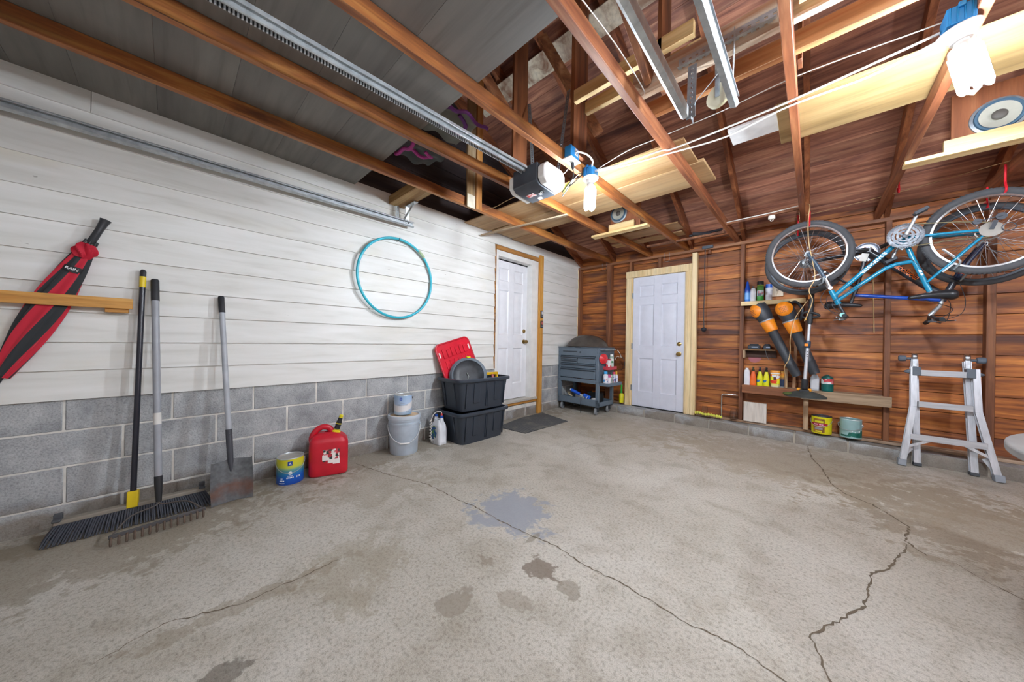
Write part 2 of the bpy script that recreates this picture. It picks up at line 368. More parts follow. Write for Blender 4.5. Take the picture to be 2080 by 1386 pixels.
CR = [([(.13, -3.913), (.61, -3.8), (.99, -3.671), (1.33, -3.651), (1.49, -3.63), (1.7, -3.629), (1.9, -3.617), (2.12, -3.586), (2.31, -3.608), (2.485, -3.596), (2.64, -3.6), (2.78, -3.615), (2.87, -3.595), (2.965, -3.599), (3.05, -3.624), (3.3, -3.7), (4.2, -3.72), (6, -3.7)], .0045),
      ([(3.09, -.144), (3.126, -.65), (3.19, -.94), (3.25, -1.38), (3.32, -1.54), (3.44, -1.63), (3.57, -1.88), (3.52, -2.13), (3.59, -2.27)], .007),
      ([(3.52, -2.14), (3.51, -2.24), (3.4, -2.58), (3.344, -2.66), (3.293, -3.0), (3.19, -3.21), (3.125, -3.335), (3.145, -3.41), (3.18, -3.52), (3.3, -3.7)], .006),
      ([(3.59, -2.2), (3.66, -2.23), (3.735, -2.35), (3.82, -2.43), (4.2, -2.6)], .003),
      ([(1.71, -.91), (1.54, -1.38), (1.33, -2.3)], .002), ([(1.37, -5.2), (1.31, -5.04), (1.4, -4.83), (1.405, -4.55), (1.39, -4.41)], .0035)]
for i, (p, wd) in enumerate(CR): obj('crack', crack(p, wd, i), CRACK, fl, smooth=False)

# ---- left wall: concrete block foot, white lapped siding, doorway
DY0, DY1, DZ0, DZ1 = -2.055, -1.10, .225, 2.36
mb = MB()
for y0, y1, z0, z1 in ((YF-.2, DY0, -.1, 2.56), (DY1, .3, -.1, 2.56), (DY0, DY1, -.1, DZ0-.05), (DY0, DY1, DZ1, 2.56)): mb.box(-.2, -.005, y0, y1, z0, z1)
mb._add([(-.005, YF-.2, 2.56), (-.005, .2, 2.56), (-.005, .2, 2.62), (-.005, -2.95, 4.2), (-.005, YF-.2, 2.6)], [(0, 1, 2, 3, 4)])
mb._add([(-.2, YF-.2, 2.56), (-.2, .2, 2.56), (-.2, .2, 2.62), (-.2, -2.95, 4.2), (-.2, YF-.2, 2.6)], [(4, 3, 2, 1, 0)])
wl = struct('wall_left', mb, MORTAR, keep=True, smooth=False)
def cut(y0, y1, holes):
    L = [(y0, y1)]
    for a, b in holes:
        L = [q for (s, e) in L for q in ((s, min(e, a)), (max(s, b), e)) if q[1]-q[0] > .02]
    return L
mb = MB()
for k, (z0, z1, off) in enumerate(((-.08, .126, -5.23), (.136, .340, -5.442), (.350, .544, -5.23), (.554, .735, -5.448))):
    y = off-.4265*3
    while y < .1:
        a, b = max(y+.005, YF-.2), min(y+.4215, .1)
        if b > a+.02:
            for s, e in cut(a, b, [(DY0, DY1)] if z1 > DZ0 else []): mb.box(-.1, rnd.uniform(-.003, .001), s, e, z0, z1)
        y += .4265
obj('block_base', mb, BLOCK, wl, bev=.004, seg=1)
mb = MB(); Z = [.731, .900, 1.063, 1.237, 1.40, 1.571, 1.743, 1.911, 2.081, 2.247, 2.411, 2.60]
for i in range(11):
    z0, z1 = Z[i], Z[i+1]+(.012 if i < 10 else 0)
    ys = cut(YF, .085, [(-2.078, -1.06)] if i < 10 else [])
    ys = [q for s, e in ys for q in (((s, -5.372), (-5.369, e)) if i == 10 else ((s, -3.05+.9*math.sin(i*2.3)), (-3.048+.9*math.sin(i*2.3), e)) if (i in (2, 6) and s < -9) else ((s, e),))]
    for s, e in ys:
        mb._add([(x, y, z) for y in (s, e) for x, z in ((-.01, z0), (.019, z0), (.0175, z0+.012), (.004, z1), (-.01, z1))],
                [(0, 1, 2, 3, 4), (9, 8, 7, 6, 5), (0, 5, 6, 1), (1, 6, 7, 2), (2, 7, 8, 3), (3, 8, 9, 4), (4, 9, 5, 0)])
obj('siding', mb, SIDING, wl, angle=20)
mb = MB(); z = 2.56
while z < 4.1:
    hw = (4.2-z)/.55+.0; a, b = max(YF, -2.95-hw), min(.1, -2.95+hw); mb.box(-.012, .006, a, b, z, z+.165); z += .17
obj('gable_boards', mb, wood('dark_gable_boards', '#20191a', '#33292a', '#463935', 'y', 10, .75), wl, smooth=False)
obj('rough_edge', MB().box(-.012, .012, -2.078, -2.052, .74, 2.41).box(-.012, .014, -2.052, -1.075, 2.348, 2.408).box(-.02, .01, -1.1, -1.075, .0, 2.35), wood('raw_sheathing_edge', '#5b3618', '#9a6a35', '#bd8b50', 'y', 20, .8), wl, smooth=False)
obj('corner_strip', MB().box(.0, .022, .0, .03, .73, 2.41), PINEZ, wl)

def leaf(W, H, T, rows, st=.10, mid=.11):
    """six-panel door leaf in its own frame: x across, z up, front face at y=0 looking to -y"""
    mb = MB(); pw = (W-2*st-mid)/2; xs = [(st, st+pw), (st+pw+mid, W-st)]
    for a, b in ((0, st), (st+pw, st+pw+mid), (W-st, W)): mb.box(a, b, 0, T, 0, H)
    zz = [0]+[q for r in rows for q in r]+[H]
    for a, b in xs:
        for k in range(0, len(zz), 2): mb.box(a, b, 0, T, zz[k], zz[k+1])
        for z0, z1 in rows:
            loops = [(0, 0), (.012, .010), (.026, .010), (.05, .002)]; vs = []
            for i, d in loops: vs += [(a+i, d, z0+i), (b-i, d, z0+i), (b-i, d, z1-i), (a+i, d, z1-i)]
            fs = [(4*k+j, 4*k+(j+1) % 4, 4*k+4+(j+1) % 4, 4*k+4+j) for k in range(3) for j in range(4)]+[(12, 13, 14, 15)]
            mb._add(vs, fs)
            mb.box(a, b, T*.6, T, z0, z1)
    return mb
ROWS = [(.23, .75), (.95, 1.585), (1.71, 1.885)]
def knobset(parent, o, nrm, z_knob, z_bolt):
    o = Vector(o); n = Vector(nrm)
    obj('knob', MB().lathe([(0, 0), (.033, 0), (.033, .006), (.012, .012), (.011, .03), (.022, .036), (.029, .05), (.024, .064), (0, .068)], o+Vector((0, 0, z_knob)), 20, n), BRASS, parent)
    obj('deadbolt', MB().lathe([(0, 0), (.031, 0), (.03, .008), (.018, .016), (0, .018)], o+Vector((0, 0, z_bolt)), 20, n).cbox(o+Vector((0, 0, z_bolt))+n*.02, (.012, .012, .03)), BRASS, parent)

# ---- door in the left wall
d1 = thing('door_1', None, None, (0, -1.66, .26), kind='structure')
M1 = Matrix(((0, -1, 0, -.075), (1, 0, 0, -2.01), (0, 0, 1, .27), (0, 0, 0, 1)))
mb = leaf(.70, 1.995, .04, [(.22, .74), (.93, 1.56), (1.69, 1.87)]); mb.bm.transform(M1); obj('door_leaf', mb, DOORW, d1, bev=.0015, seg=1)
mb = MB().box(-.15, .012, -2.052, -2.012, .26, 2.345).box(-.15, .012, -1.308, -1.15, .26, 2.345).box(-.15, .012, -2.012, -1.308, 2.268, 2.345)
mb.box(-.09, -.075, -2.012, -1.308, 2.24, 2.268); obj('door_frame', mb, TRIMW, d1, bev=.003)
obj('door_sill', MB().box(-.15, .03, -2.052, -1.12, .228, .262), P('#b9b5ab', .5), d1, bev=.003)
obj('sill_edge', MB().box(-.1, .006, -2.04, -1.12, .19, .228), FIRY, d1)
knobset(d1, (-.075, -1.372, 0), (1, 0, 0), 1.105, 1.262)
single('door_post', MB().box(.013, .052, -1.150, -1.068, .004, 2.444), FIR, 'amber wooden post standing on the floor beside the white door in the white wall', 'post', bev=.002)
# ---- back wall
mb = MB().box(-.2, X1+.2, .11, .3, -.1, .1); mb.box(-.2, 1.0, .112, .3, .1, 2.75).box(1.8, X1+.2, .112, .3, .1, 2.75).box(1.0, 1.8, .112, .3, 2.17, 2.75).box(1.0, 1.8, .2, .3, .1, 2.2)
wb = struct('wall_back', mb, P('#1b1311', .9), keep=True, smooth=False)
mb = MB(); z = .115; k = 0
while z < 2.7:
    xs = sorted([-.0]+[q for q in ([1.24], [2.45], [3.68], [2.45, 4.9], [.62, 3.06])[k % 5]]+[X1])
    for a, b in zip(xs, xs[1:]):
        for s, e in cut(a+.001, b-.001, [(1.0, 1.8)] if z < 2.12 else []): mb.box(s, e, .09-rnd.uniform(0, .003), .112, z+.002, z+.186)
    z += .188; k += 1
obj('boards', mb, WALLW, wb, bev=.0025, seg=1)
for a, b, z0, z1 in ((.02, .062, .15, 2.412), (.572, .652, .15, 2.412), (2.432, 2.474, .15, 2.412), (3.052, 3.096, .53, 2.412), (3.660, 3.702, .15, 2.412), (4.262, 4.312, .15, 2.412), (4.9, 4.944, .15, 2.412), (5.5, 5.544, .15, 2.412), (.958, 1.0, 2.262, 2.412), (1.40, 1.44, 2.262, 2.412), (2.06, 2.085, 2.36, 2.412)):
    obj('stud', MB().box(a, b, .0 if z1-z0 > 1 else .01, .089, z0, z1), STUD, wb, bev=.002, seg=1)
obj('top_plate', MB().box(.0, X1, -.004, .089, 2.413, 2.449), wood('plate_wood', '#56311f', '#8d5d3e', '#ad7d58', 'x', 14), wb, bev=.002, seg=1)
obj('sill_plate', MB().box(0, 1.0, -.0, .09, .118, .15).box(1.945, X1, -.012, .09, .118, .15), wood('sill_wood', '#5d4028', '#86654a', '#b2947a', 'x', 12, .8, .5, '#d5c4ae'), wb, bev=.002, seg=1)
mb = MB(); x = .02
while x < X1:
    mb.box(x, min(x+.412, X1), -.157+rnd.uniform(-.002, .002), .1, -.05, .114+rnd.uniform(-.003, .003)); x += .424
obj('curb', mb, BLOCK, wb, bev=.006); obj('curb_mortar', MB().box(0, X1, -.151, .1, -.05, .108), P('#a59f93', .9), wb, smooth=False)
# ---- door in the back wall
d2 = thing('door_2', None, None, (1.4, 0, .12), kind='structure')
M2 = Matrix(((1, 0, 0, 1.027), (0, 1, 0, .012), (0, 0, 1, .128), (0, 0, 0, 1)))
mb = leaf(.752, 2.02, .045, ROWS); mb.bm.transform(M2); obj('door_leaf', mb, P('#d5d8e4', .38, var=.02), d2, bev=.0015, seg=1)
obj('door_sweep', MB().box(1.027, 1.779, .004, .05, .114, .128), BLACK, d2)
mb = MB().box(.925, 1.005, -.022, .1, .118, 2.152).box(1.80, 1.872, -.022, .1, .118, 2.152).box(.918, 1.872, -.022, .1, 2.152, 2.252); obj('door_casing', mb, PINEZ, d2, bev=.002)
obj('door_jamb', MB().box(1.005, 1.024, .0, .1, .118, 2.15).box(1.782, 1.80, .0, .1, .118, 2.15), PINEZ, d2)
for z in (.36, 1.02, 1.82): obj('hinge', MB().box(1.012, 1.03, -.006, .01, z, z+.09), STEELD, d2)
knobset(d2, (1.712, .012, 0), (0, -1, 0), .965, 1.11)
single('door_post', MB().box(1.876, 1.935, -.03, .05, .118, 2.395), PINEZ, 'pale new pine post right of the white door in the brown board wall', 'post', bev=.002)
# ---- front and right wall (behind and beside the camera)
struct('wall_front', MB().box(-.2, .25, YF-.15, YF, 0, 2.6).box(2.72, 3.0, YF-.15, YF, 0, 2.6).box(5.45, X1+.2, YF-.15, YF, 0, 2.6).box(-.2, X1+.2, YF-.15, YF, 2.16, 2.6), STUD, smooth=False)
for i, (a, b) in enumerate(((.25, 2.72), (3.0, 5.45))):
    mb = MB()
    for k in range(4): mb.box(a+.003, b-.003, YF-.1, YF-.05, .01+.535*k, .54+.535*k)
    struct('door_%d' % (3+i), mb, P('#dcdcd8', .5), bev=.01)
mb = MB()
for k in range(13): mb.box(X1, X1+.02, YF, .1, .188*k, .188*k+.186)
mb.box(X1+.02, X1+.15, YF-.15, .3, 0, 2.6)._add([(X1+.02, YF-.2, 2.5), (X1+.02, .2, 2.5), (X1+.02, -2.95, 4.2)], [(2, 1, 0)])
struct('wall_right', mb, wood('stained_boards_right', '#3a1f16', '#8a5026', '#b5743a', 'y', 13, .55, .6, '#33191a', .5), smooth=False)

# ---- roof frame
RY, S = -2.95, .5
def rz(y, c): return c+S*(-y if y > RY else (y-2*RY))
mb = MB()
for s, e in ((.35, RY), (RY, YF-.3)):
    mb._add([(x, y, rz(y, c)) for c in (2.69, 2.75) for y in (s, e) for x in (-.25, X1+.25)], [(0, 1, 3, 2), (4, 6, 7, 5), (0, 4, 5, 1), (2, 3, 7, 6), (0, 2, 6, 4), (1, 5, 7, 3)])
ce = struct('ceiling', mb, P('#141112', .95), keep=True, smooth=False)
mb = MB(); k = 0
for sg in (1, -1):
    y = .12 if sg > 0 else RY-.002
    while (y > RY+.01) if sg > 0 else (y > YF):
        y2 = max(y-.172, RY) if sg > 0 else max(y-.172, YF); a = y-.0035; e = y2
        xs = [-.01]+[q for q in ([2.45], [1.22, 4.28], [3.06], [1.84, 4.9], [.62, 3.67])[k % 5]]+[X1]
        for x0, x1 in zip(xs, xs[1:]):
            t = .02; mb._add([(x, yy, rz(yy if sg > 0 else yy, 2.66)+dz) for dz in (0, t) for yy in (a, e) for x in (x0+.001, x1-.001)], [(0, 1, 3, 2), (4, 6, 7, 5), (0, 4, 5, 1), (2, 3, 7, 6), (0, 2, 6, 4), (1, 5, 7, 3)])
        y = y2; k += 1
obj('roof_boards', mb, ROOFW, ce, smooth=False)
JX = [(.553, .603), (1.075, 1.275), (1.702, 1.79), (2.345, 2.385), (3.015, 3.03), (3.59, 3.60), (4.21, 4.21), (4.82, 4.82), (5.43, 5.43)]
for i, (a, b) in enumerate(JX):
    obj('joist', MB().beam((a, YF+.02, 2.494), (b, .088, 2.494), .04, .088), JOIST if i < 3 else JOISTR, ce, bev=.003, seg=1)
for i in range(10):
    x = (.03, .67, 1.24, 1.845, 2.455, 3.06, 3.67, 4.27, 4.89, 5.5)[i]
    for s, e in ((.1, RY), (YF, RY)):
        obj('rafter', MB().beam((x, s, rz(s, 2.58)), (x, e, rz(e, 2.58)), .042, .125), RAFT, ce, bev=.002, seg=1)
obj('ridge_board', MB().box(0, X1, RY-.011, RY+.011, 3.86, 4.10), RAFT, ce)

# ================================================================ OVERHEAD
# charcoal boards laid across the joists, front left
SEAM = [-3.885, -4.256, -4.502, -4.803, -5.108, -5.411, -5.63, -5.80]
WHERE = ['edge board of the dark ceiling deck, nearest the hanging light bulb', 'second dark grey deck board behind the edge board over the joists', 'third dark grey deck board from the far edge of the deck', 'fourth dark grey deck board from the far edge of the deck',
         'fifth dark grey deck board, above the hoist rail and the long track', 'sixth dark grey deck board, over the umbrella on the white wall', 'hindmost dark grey deck board, above the camera end of the garage']
for i in range(7):
    single('deck_board', MB().box(.006, (2.33 if i < 1 else 2.335), SEAM[i+1]+.0006, SEAM[i]-.0006, 2.5395, 2.552), PANEL, WHERE[i], 'board', 'dark grey boards laid over the joists', smooth=False)
def plank(lab, x0, x1, y0, y1, z0, z1, mt, name='plank', cat='board', rot=0.0, grp='loose boards laid on the joists', bev=.002):
    c = Vector(((x0+x1)/2, (y0+y1)/2, (z0+z1)/2))
    return single(name, MB().cbox(c, (x1-x0, y1-y0, z1-z0), (0, 0, rot)), mt, lab, cat, grp, bev=bev, seg=1)
plank('wide plywood board over the joists, behind the lit bulb and motor unit', .02, 2.45, -2.61, -2.225, 2.5395, 2.553, PLY, 'plywood_board', rot=0)
plank('plywood board with a pale edge, lying nearer the brown wall than its twin', .06, 2.49, -2.205, -1.80, 2.5395, 2.562, wood('plywood_light', '#94714a', '#aa8a62', '#ba9d74', 'x', 5, .6, .2, '#c0935a', .1), 'plywood_board', rot=-.012)
plank('short plywood offcut over the door in the white wall', .03, .5, -1.775, -1.38, 2.5395, 2.552, PLY, 'plywood_board', rot=.0)
plank('plywood strip resting over the joists near the brown wall, before the small speaker', 1.0, 1.95, -.98, -.72, 2.5395, 2.552, PLY, 'plywood_board')
plank('narrow plywood strip closest to the brown wall, above the back door', .95, 1.9, -.62, -.45, 2.5395, 2.555, PLY, 'plywood_board')
plank('broad knotty pine board behind the big lit lamp', 2.94, 4.75, -2.56, -2.09, 2.5395, 2.562, wood('knotty_pine', '#634a2a', '#967b50', '#ac9166', 'x', 5, .6, .35, '#70552f', .1, True), 'pine_board')
single('white_board', MB().cbox((2.86, -2.35, 2.572), (.36, .21, .018)), WHITE, 'small blank white board overlapping the end of the knotty pine board', 'board', bev=.002)
for lab, y0, z0, x0, x1 in (('pale stud end with a bright underside, the upper of two beside the ridge post', -3.0, 2.9, 1.80, 2.60), ('pale stud end with a bright underside, the lower and longer of two', -2.84, 2.9, 1.80, 2.60)):
    plank(lab, x0, x1, y0, y0+.04, z0, z0+.09, PINE, 'stud_offcut', grp='pale stud offcuts wedged in the roof frame')
plank('long whitewashed beam carrying the steel angle between the door tracks', 2.33, 4.6, -3.19, -3.15, 2.5395, 2.68, OLDPAINT, 'cross_beam', 'beam', grp='old beams across the joists')
plank('rusty patched whitewashed beam behind the steel angle, nearer the brown wall', 2.33, 4.6, -2.985, -2.945, 2.5395, 2.635, wood('whitewash_rust', '#8d4a20', '#b98455', '#d8c9b2', 'x', 7, .7, .5, '#a85f2a', .1), 'cross_beam', 'beam', grp='old beams across the joists')
plank('pale new beam lying between the whitewashed beams and the big lamp', 3.06, 4.6, -3.29, -3.25, 2.5395, 2.62, PINE, 'cross_beam', 'beam', grp='old beams across the joists')
single('peeling_board', MB().beam((.3, -2.62, 3.775), (3.3, -2.62, 3.775), .19, .02, (0, S, 1)), PEEL, 'board with peeling white paint high under the ridge', 'board')
# ridge posts and braces
def post(lab, x0, x1, y0, y1, z0, z1, mt, name='ridge_post'):
    return single(name, MB().box(x0, x1, y0, y1, z0, z1), mt, lab, 'post', 'upright boards under the ridge', bev=.002, seg=1)
STZ = wood('post_boards', '#4b2817', '#7a4829', '#9d6238', 'z', 12, .6, .4, None, .15)
o = thing('ridge_post', 'upright pair of boards with a whitewashed foot hanging past the nearest joist', 'post', (.63, -2.97, 2.43), group='upright boards under the ridge')
obj('wide_board', MB().box(.605, .628, -3.06, -2.955, 2.43, 3.855), wood('post_half_white', '#6b5236', '#8f7450', '#ae9266', 'z', 12, .7, .3, '#d5c8ac', .1), o, bev=.002, seg=1)
obj('narrow_board', MB().box(.605, .645, -2.953, -2.88, 2.435, 3.855), wood('post_amber', '#8b5424', '#b57a3a', '#c99656', 'z', 12, .6, .3, '#e2d6bb', .1), o, bev=.002, seg=1)
obj('whitewash', MB().box(.629, .6305, -3.055, -2.957, 2.432, 2.56), P('#d3c9b2', .8, var=.12), o, label='whitewashed foot')
post('wide nailed ridge post behind the dark motor unit', 1.15, 1.172, -2.985, -2.80, 2.74, 3.855, STZ)
post('dark ridge post beside the two bright stud ends', 1.768, 1.80, -2.99, -2.80, 2.545, 3.855, STZ)
post('dark ridge post high above the whitewashed beam', 2.40, 2.425, -3.0, -2.83, 2.70, 3.855, STZ)
post('slim post rising from the joist behind the track hanger', 3.045, 3.065, -2.9, -2.82, 2.545, 3.855, STZ)
for lab, a, b in (('slanting brace leaning down from the dark deck to the ridge post', (1.40, -2.90, 3.72), (1.74, -2.50, 2.93)), ('slanting brace above the joist with the outlet box', (1.185, -3.45, 3.3), (1.20, -2.98, 3.0)), ('slanting brace in the bay left of the door tracks', (2.43, -4.0, 3.0), (2.43, -3.2, 2.6))):
    single('brace', MB().beam(a, b, .035, .085), wood('brace_wood', '#5b3220', '#8d5a38', '#ae7c54', 'y', 14, .6, .3), lab, 'brace', 'slanting braces in the roof frame', bev=.002, seg=1)
single('lath', MB().beam((.06, -2.37, 2.442), (1.24, -2.215, 2.442), .035, .014), GREYW, 'thin pale lath nailed under two joists below the plywood boards', 'lath', bev=.001, seg=1)
plank('mottled wood block under the joist holding the long track', .026, .55, -3.565, -3.40, 2.458, 2.538, wood('mottled_block', '#6d4a26', '#9a7444', '#bfa374', 'x', 14, .75, .6, '#5a4026', .1), 'track_block', 'block', grp=None)
# speakers on ledges
def speaker(lab, ledgelab, x0, x1, bx0, bx1, cx, cz, r, y, px0, px1):
    o = thing('ledge', ledgelab, 'ledge', ((x0+x1)/2, y, 2.42))
    obj('flat_board', MB().box(x0, x1, y-.075, y+.02, 2.42, 2.446), PINE, o, bev=.002, seg=1)
    obj('upright_board', MB().box(bx0, bx1, y-.035, y, 2.4465, 2.536), PINE, o, bev=.002, seg=1)
    s = thing('speaker', lab, 'speaker', (cx, y+.03, 2.447))
    obj('baffle', MB().box(px0, px1, y+.022, y+.04, 2.447, cz+.22), wood('baffle_wood', '#6a3a22', '#8d5535', '#a9704a', 'z', 14, .5, .2), s, bev=.002, seg=1)
    obj('frame', MB().lathe([(r*1.22, 0), (r*1.2, .008), (r*1.05, .012), (r*1.03, .002)], (cx, y+.021, cz), 40, (0, -1, 0)), STEELD, s)
    obj('surround', MB().lathe([(r*1.05, .004), (r*1.02, .024), (r*.92, .024), (r*.84, .018)], (cx, y+.021, cz), 40, (0, -1, 0)), P('#3f5c70', .7), s)
    obj('cone', MB().lathe([(r*.85, .002), (r*.45, -.012), (r*.3, -.016), (r*.28, -.004), (r*.2, .006), (0, .01)], (cx, y+.002, cz), 40, (0, -1, 0)), P('#a8a698', .7), s)
    obj('dust_cap', MB().ell((cx, y+.002, cz), (r*.34, .014, r*.34)), P('#55504a', .6), s)
speaker('small round speaker in a brown board between two joists by the lit bulb', 'pine ledge below the small round speaker', 1.09, 1.775, 1.30, 1.61, 1.40, 2.665, .085, -1.38, 1.297, 1.66)
speaker('large round speaker in a brown board beneath the big lamp', 'pine ledge with a knotty upright below the large speaker', 3.585, 4.24, 3.76, 4.18, 3.985, 2.635, .095, -1.38, 3.80, 4.18)

# ---- lamps
LC = (.87, .96, 1.07, 1); TUBES = [mat_emit(n_, LC, v_) for n_, v_ in (('lamp_tube_glow', LAMP_NEAR_MOTOR), ('lamp_tube_big', LAMP_BIG), ('fill_tube_behind', FILL_LAMP_BEHIND), ('fill_tube_right', FILL_LAMP_RIGHT))]
def lamp(lab, base, tip, boxoff, which=0):
    """ceiling lamp: blue box, white holder and a bundle of four bent tubes hanging from it"""
    b, t = Vector(base), Vector(tip); ax = (t-b).normalized(); o = thing('ceiling_lamp', lab, 'lamp', tip, group='bare lamps on the joists')
    bc = b+Vector(boxoff); mb = MB().cbox(bc, (.075, .10, .07)); mb.cbox(bc+Vector((0, .055, .03)), (.02, .014, .02)); mb.cbox(bc+Vector((0, -.055, .03)), (.02, .014, .02))
    for k in range(4): mb.cbox(bc+Vector((-.028+.018*k, -.052, 0)), (.006, .006, .066))
    obj('junction_box', mb, P('#1f86c9', .5), o, bev=.004)
    obj('lamp_holder', MB().lathe([(0, 0), (.058, 0), (.062, .006), (.06, .014), (.045, .018), (.034, .022), (.03, .05), (.022, .05), (.02, .03), (0, .03)], b, 28, ax), WHITE, o)
    obj('bulb_base', MB().lathe([(0, .045), (.02, .045), (.022, .06), (.04, .075), (.043, .105), (.0, .105)], b, 24, ax), P('#f1f1ef', .5), o)
    u = ax.orthogonal().normalized(); v = ax.cross(u); L = (t-b).length; mb = MB()
    for k in range(4):
        a0 = k*math.pi/2+.35; p1 = u*math.cos(a0)*.036+v*math.sin(a0)*.036; p2 = u*math.cos(a0+.8)*.036+v*math.sin(a0+.8)*.036
        mb.tube([b+p1+ax*.1, b+p1+ax*(L-.012), b+(p1+p2)/2+ax*L, b+p2+ax*(L-.012), b+p2+ax*.1], .0095, 8)
    obj('tubes', mb, TUBES[which], o, label='glowing lamp tubes')
lamp('smaller looking bare lamp hanging from the joist beside the motor unit', (1.815, -2.76, 2.425), (1.812, -2.76, 2.175), (0, 0, .038))
lamp('big bare lamp glaring at the upper right, close to the knotty pine board', (3.540, -2.825, 2.425), (3.592, -2.805, 2.17), (-.0, 0, .038), 1)
lamp('added bare fill lamp on the joist behind the camera, out of view', (3.66, -4.78, 2.425), (3.66, -4.78, 2.175), (0, 0, .038), 2)
lamp('unseen bare fill lamp added by the right hand garage wall ', (5.40, -3.2, 2.425), (5.40, -3.2, 2.175), (0, 0, .038), 3)
# outlet box with plug and cord
o = thing('outlet_box', 'blue outlet box with a white plate on the joist beside the motor unit', 'outlet', (1.80, -3.02, 2.43))
obj('box', MB().cbox((1.805, -3.02, 2.50), (.055, .11, .085)), P('#1f86c9', .5), o, bev=.003)
obj('cover_plate', MB().cbox((1.805, -3.02, 2.452), (.075, .13, .008)), P('#efefec', .4), o, bev=.002)
obj('sticker', MB().cbox((1.8335, -3.0, 2.51), (.001, .045, .05)), mat_print('box_sticker', ['#e9e9e4', '#5c6470', '#d8dade'], 90), o)
def cable(name, lab, cat, pts, r, mt, group=None, smooth_n=6):
    """a hanging cable through the points, rounded off"""
    P_ = [Vector(p) for p in pts]; out = []
    for i in range(len(P_)-1):
        p0, p1, p2, p3 = P_[max(i-1, 0)], P_[i], P_[i+1], P_[min(i+2, len(P_)-1)]
        for k in range(smooth_n):
            t = k/smooth_n; out.append(.5*((2*p1)+(p2-p0)*t+(2*p0-5*p1+4*p2-p3)*t*t+(3*p1-p0-3*p2+p3)*t**3))
    return single(name, MB().tube(out+[P_[-1]], r, 6), mt, lab, cat, group)
o = thing('power_cord', 'black and yellow bundled power cord hanging under the outlet box', 'cord', (1.79, -2.98, 2.30))
def smooth_pts(pts, n=6):
    P_ = [Vector(p) for p in pts]; out = []
    for i in range(len(P_)-1):
        p0, p1, p2, p3 = P_[max(i-1, 0)], P_[i], P_[i+1], P_[min(i+2, len(P_)-1)]
        for k in range(n):
            t = k/n; out.append(.5*((2*p1)+(p2-p0)*t+(2*p0-5*p1+4*p2-p3)*t*t+(3*p1-p0-3*p2+p3)*t**3))
    return out+[P_[-1]]
mb = MB().tube(smooth_pts([(1.80, -3.0, 2.445), (1.80, -2.99, 2.40), (1.79, -2.98, 2.34), (1.70, -2.98, 2.27), (1.74, -2.96, 2.30), (1.83, -2.97, 2.33), (1.86, -2.96, 2.36), (1.82, -2.97, 2.36), (1.72, -2.96, 2.28), (1.69, -2.97, 2.24)]), .004, 6); mb.lathe([(0, 0), (.014, 0), (.014, .03), (.006, .05), (0, .05)], (1.80, -3.0, 2.448), 10, (0, .1, -1)); obj('cord', mb, BLACK, o)
obj('tie', MB().tube(smooth_pts([(1.70, -2.97, 2.275), (1.73, -2.975, 2.30), (1.755, -2.97, 2.325)]), .011, 8), P('#c9cf2a', .5), o)
# cables strung between the lamps
for i, pts in enumerate((((1.85, -2.76, 2.47), (2.1, -2.745, 2.447), (2.34, -2.72, 2.452), (2.40, -2.71, 2.44), (2.7, -2.70, 2.452), (3.0, -2.74, 2.444), (3.25, -2.76, 2.455), (3.50, -2.80, 2.458)), ((1.86, -2.77, 2.455), (2.05, -2.75, 2.43), (2.25, -2.68, 2.445), (2.345, -2.66, 2.448), (2.7, -2.64, 2.43), (3.0, -2.70, 2.441), (3.3, -2.72, 2.43), (3.50, -2.775, 2.44)), ((1.84, -2.71, 2.50), (2.1, -2.72, 2.545), (2.33, -2.70, 2.56), (2.7, -2.72, 2.555), (3.05, -2.75, 2.56), (3.52, -2.78, 2.51)))):
    cable('white_cable', ['thicker white cable sagging between the two lamps', 'lower white cable sagging between the two lamps', 'thin white wire stretched above the cables between the lamps'][i], 'cable', pts, (.0055, .005, .0028)[i], WIREW, 'white cables between the lamps')
cable('white_cable', 'short white cable looping from the outlet box to the nearest lamp', 'cable', [(1.835, -3.0, 2.52), (1.87, -2.92, 2.52), (1.88, -2.85, 2.50), (1.845, -2.80, 2.48)], .006, WIREW, 'white cables between the lamps')
cable('white_cable', 'white wires draped over the joist in front of the deck edge', 'cable', [(2.40, -3.95, 2.535), (2.42, -3.6, 2.53), (2.43, -3.3, 2.50), (2.40, -3.2, 2.53)], .003, WIREW, 'white cables between the lamps')
cable('thin_wire', 'thin wires sagging from the motor unit to the nearest joist', 'wire', [(1.325, -3.08, 2.32), (1.1, -3.0, 2.36), (.9, -2.93, 2.39), (.64, -2.84, 2.455)], .0025, TAN)
cable('thin_wire', 'white wires hanging on the plywood behind the motor unit', 'wire', [(1.62, -2.95, 2.45), (1.66, -2.9, 2.46), (1.70, -2.88, 2.52), (1.72, -2.9, 2.535)], .003, WIREW)

